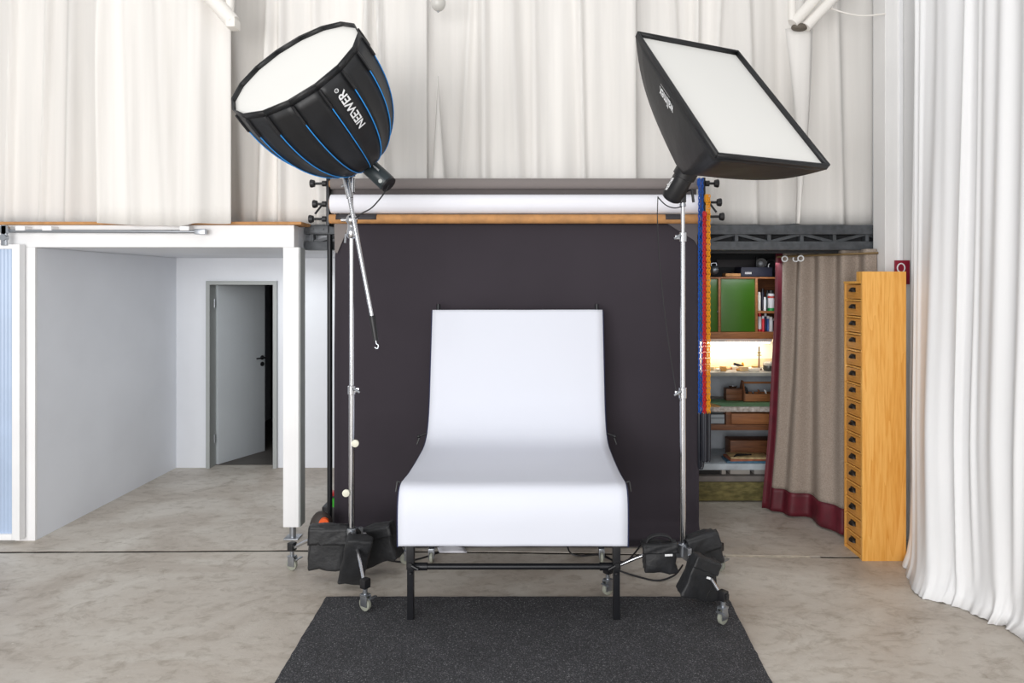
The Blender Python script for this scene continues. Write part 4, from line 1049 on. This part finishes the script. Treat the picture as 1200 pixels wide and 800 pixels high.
for x in (a-.012, b):
    bm = B(); vs_ = [(6.34, zt2), (6.482, zt2), (6.482, zt2+.09), (6.43, zt2+.185), (6.39, zt2+.185), (6.34, zt2+.09)]
    f1 = [bm.verts.new((x, y, z)) for y, z in vs_]; f2 = [bm.verts.new((x+.014, y, z)) for y, z in vs_]; bm.faces.new(f1); bm.faces.new(f2[::-1])
    for i in range(6): bm.faces.new((f1[i], f2[i], f2[(i+1) % 6], f1[(i+1) % 6]))
    obj('end_board', bm, brown_wood, tbx, smooth=False)
bm = B(); cyl(bm, (a, 6.41, zt2+.165), (b, 6.41, zt2+.165), .010, n=10); obj('handle', bm, oak_wood, tbx)
for k, (dx_, r_, m_, l_) in enumerate(((.03, .012, black_plastic, 'black handled tool leaning in the open toolbox'), (.09, .008, zinc, 'steel hand tool nearest the middle of the open toolbox'), (.15, .01, brown_wood, 'wooden handled tool in the open toolbox'), (.21, .008, letter_white, 'pale handled tool at the right of the open toolbox'))):
    bm = B(); tube(bm, [(a+dx_+.03, 6.42, zt2+.012), (a+dx_, 6.41, zt2+.09+.02*(k == 0)), (a+dx_-.01, 6.41, zt2+.10+.03*(k == 0))], [r_*.7, r_, r_*.5], 8); tag(obj('hand_tool', bm, m_), l_, 'hand tool')
# below the bench
bm = B(); bxp(bm, 856, 516, 912, 531, 6.32, .18); o = obj('wooden_case', bm, brown_wood)
tag(o, 'dark brown wooden case behind the magazines on the low shelf', 'case')
zs = P(0, 543.5, 6.1).z
for v in o.data.vertices:
    if v.co.z < .03: v.co.z -= (o.location.z-zs-.001)
lsf = thing('low_shelf', 'white shelf board low under the workbench', 'shelf', P(860, 551, 6.3))
bm = B(); box(bm, 1.475, 2.36, 6.1, 6.66, P(0, 550.5, 6.1).z, zs, .002); obj('shelf_board', bm, mat('white_shelf', (186, 196, 204), .5, vary=.05, scale=9), lsf)
bm = B(); box(bm, 1.48, 2.36, 6.11, 6.66, .095, .18, .002); 
a1 = P(0, 565, 6.1).z
bm.free(); bm = B(); box(bm, 1.475, 2.36, 6.12, 6.6, a1, P(0, 558.5, 6.1).z, .002); obj('lower_board', bm, mat('grey_brown_board', (124, 118, 114), .7, vary=.06, scale=7), lsf)
bm = B(); box(bm, 1.475, 2.36, 6.115, 6.14, .012, a1-.003, .002); obj('kick_board', bm, mat('olive_worn_board', (88, 82, 44), .7, rgb2=(128, 118, 70), scale=14, stretch=(1, 1, 3)), lsf)
z56 = P(0, 558.5, 6.1).z
for k, (p0, p1, m_, l_) in enumerate(((818, 843, mat('black_crate', (38, 36, 36), .7), 'low black tray under the white shelf at its left'), (845, 850, mat('pale_box', (176, 170, 164), .7), 'tiny pale box under the white shelf'), (855, 878, mat('pale_box', (176, 170, 164), .7), 'wide pale flat box in the middle under the white shelf'), (883, 905, mat('pale_box_2', (166, 162, 158), .7), 'pale flat box at the right under the white shelf'))):
    xa = P(p0, 0, 6.2).x; xb = P(p1, 0, 6.2).x; bm = B(); box(bm, xa, xb, 6.18, 6.4, z56+.001, z56+.050, .003); tag(obj('flat_box', bm, m_), l_, 'box')
# magazines
mg = [((200, 176, 130), 'cream magazine lying on top of the pile on the low shelf'), ((160, 96, 70), 'reddish magazine in the middle of the pile on the low shelf'), ((70, 112, 140), 'blue magazine at the bottom of the pile on the low shelf')]
zz = zs+.001
for k, (rgb, l_) in enumerate(reversed(mg)):
    x = P(874, 0, 6.2).x; hh = .018 if k < 2 else .012
    bm = B(); M = Matrix.Translation((x+.01*k, 6.22, zz)) @ Matrix.Rotation((-.02, .06, -.05)[k], 4, 'Z'); box(bm, -.19+.01*k, .19-.01*k, -.10, .10, 0, hh, .002, M); zz += hh+.001
    tag(obj('magazine', bm, mat('magazine_%d' % k, rgb, .5, vary=.12, scale=18)), l_, 'magazine')
bm = B(); tube(bm, [(1.83, 6.14, zz+.008), (1.87, 6.18, zz+.010), (2.0, 6.19, zz+.010)], [.006, .012, .006], 8); tag(obj('scissors', bm, black_plastic), 'black hand tool lying on the pile of magazines', 'hand tool')
bpy.data.objects['scissors'].name = 'flat_tool'
area('workshop_area_light', (2.0, 5.95, 2.15), (1.9, 6.2, 0), .5, .3, 3.5, (.92, .95, 1.0))  # unseen area light inside the workshop, no fixture modelled
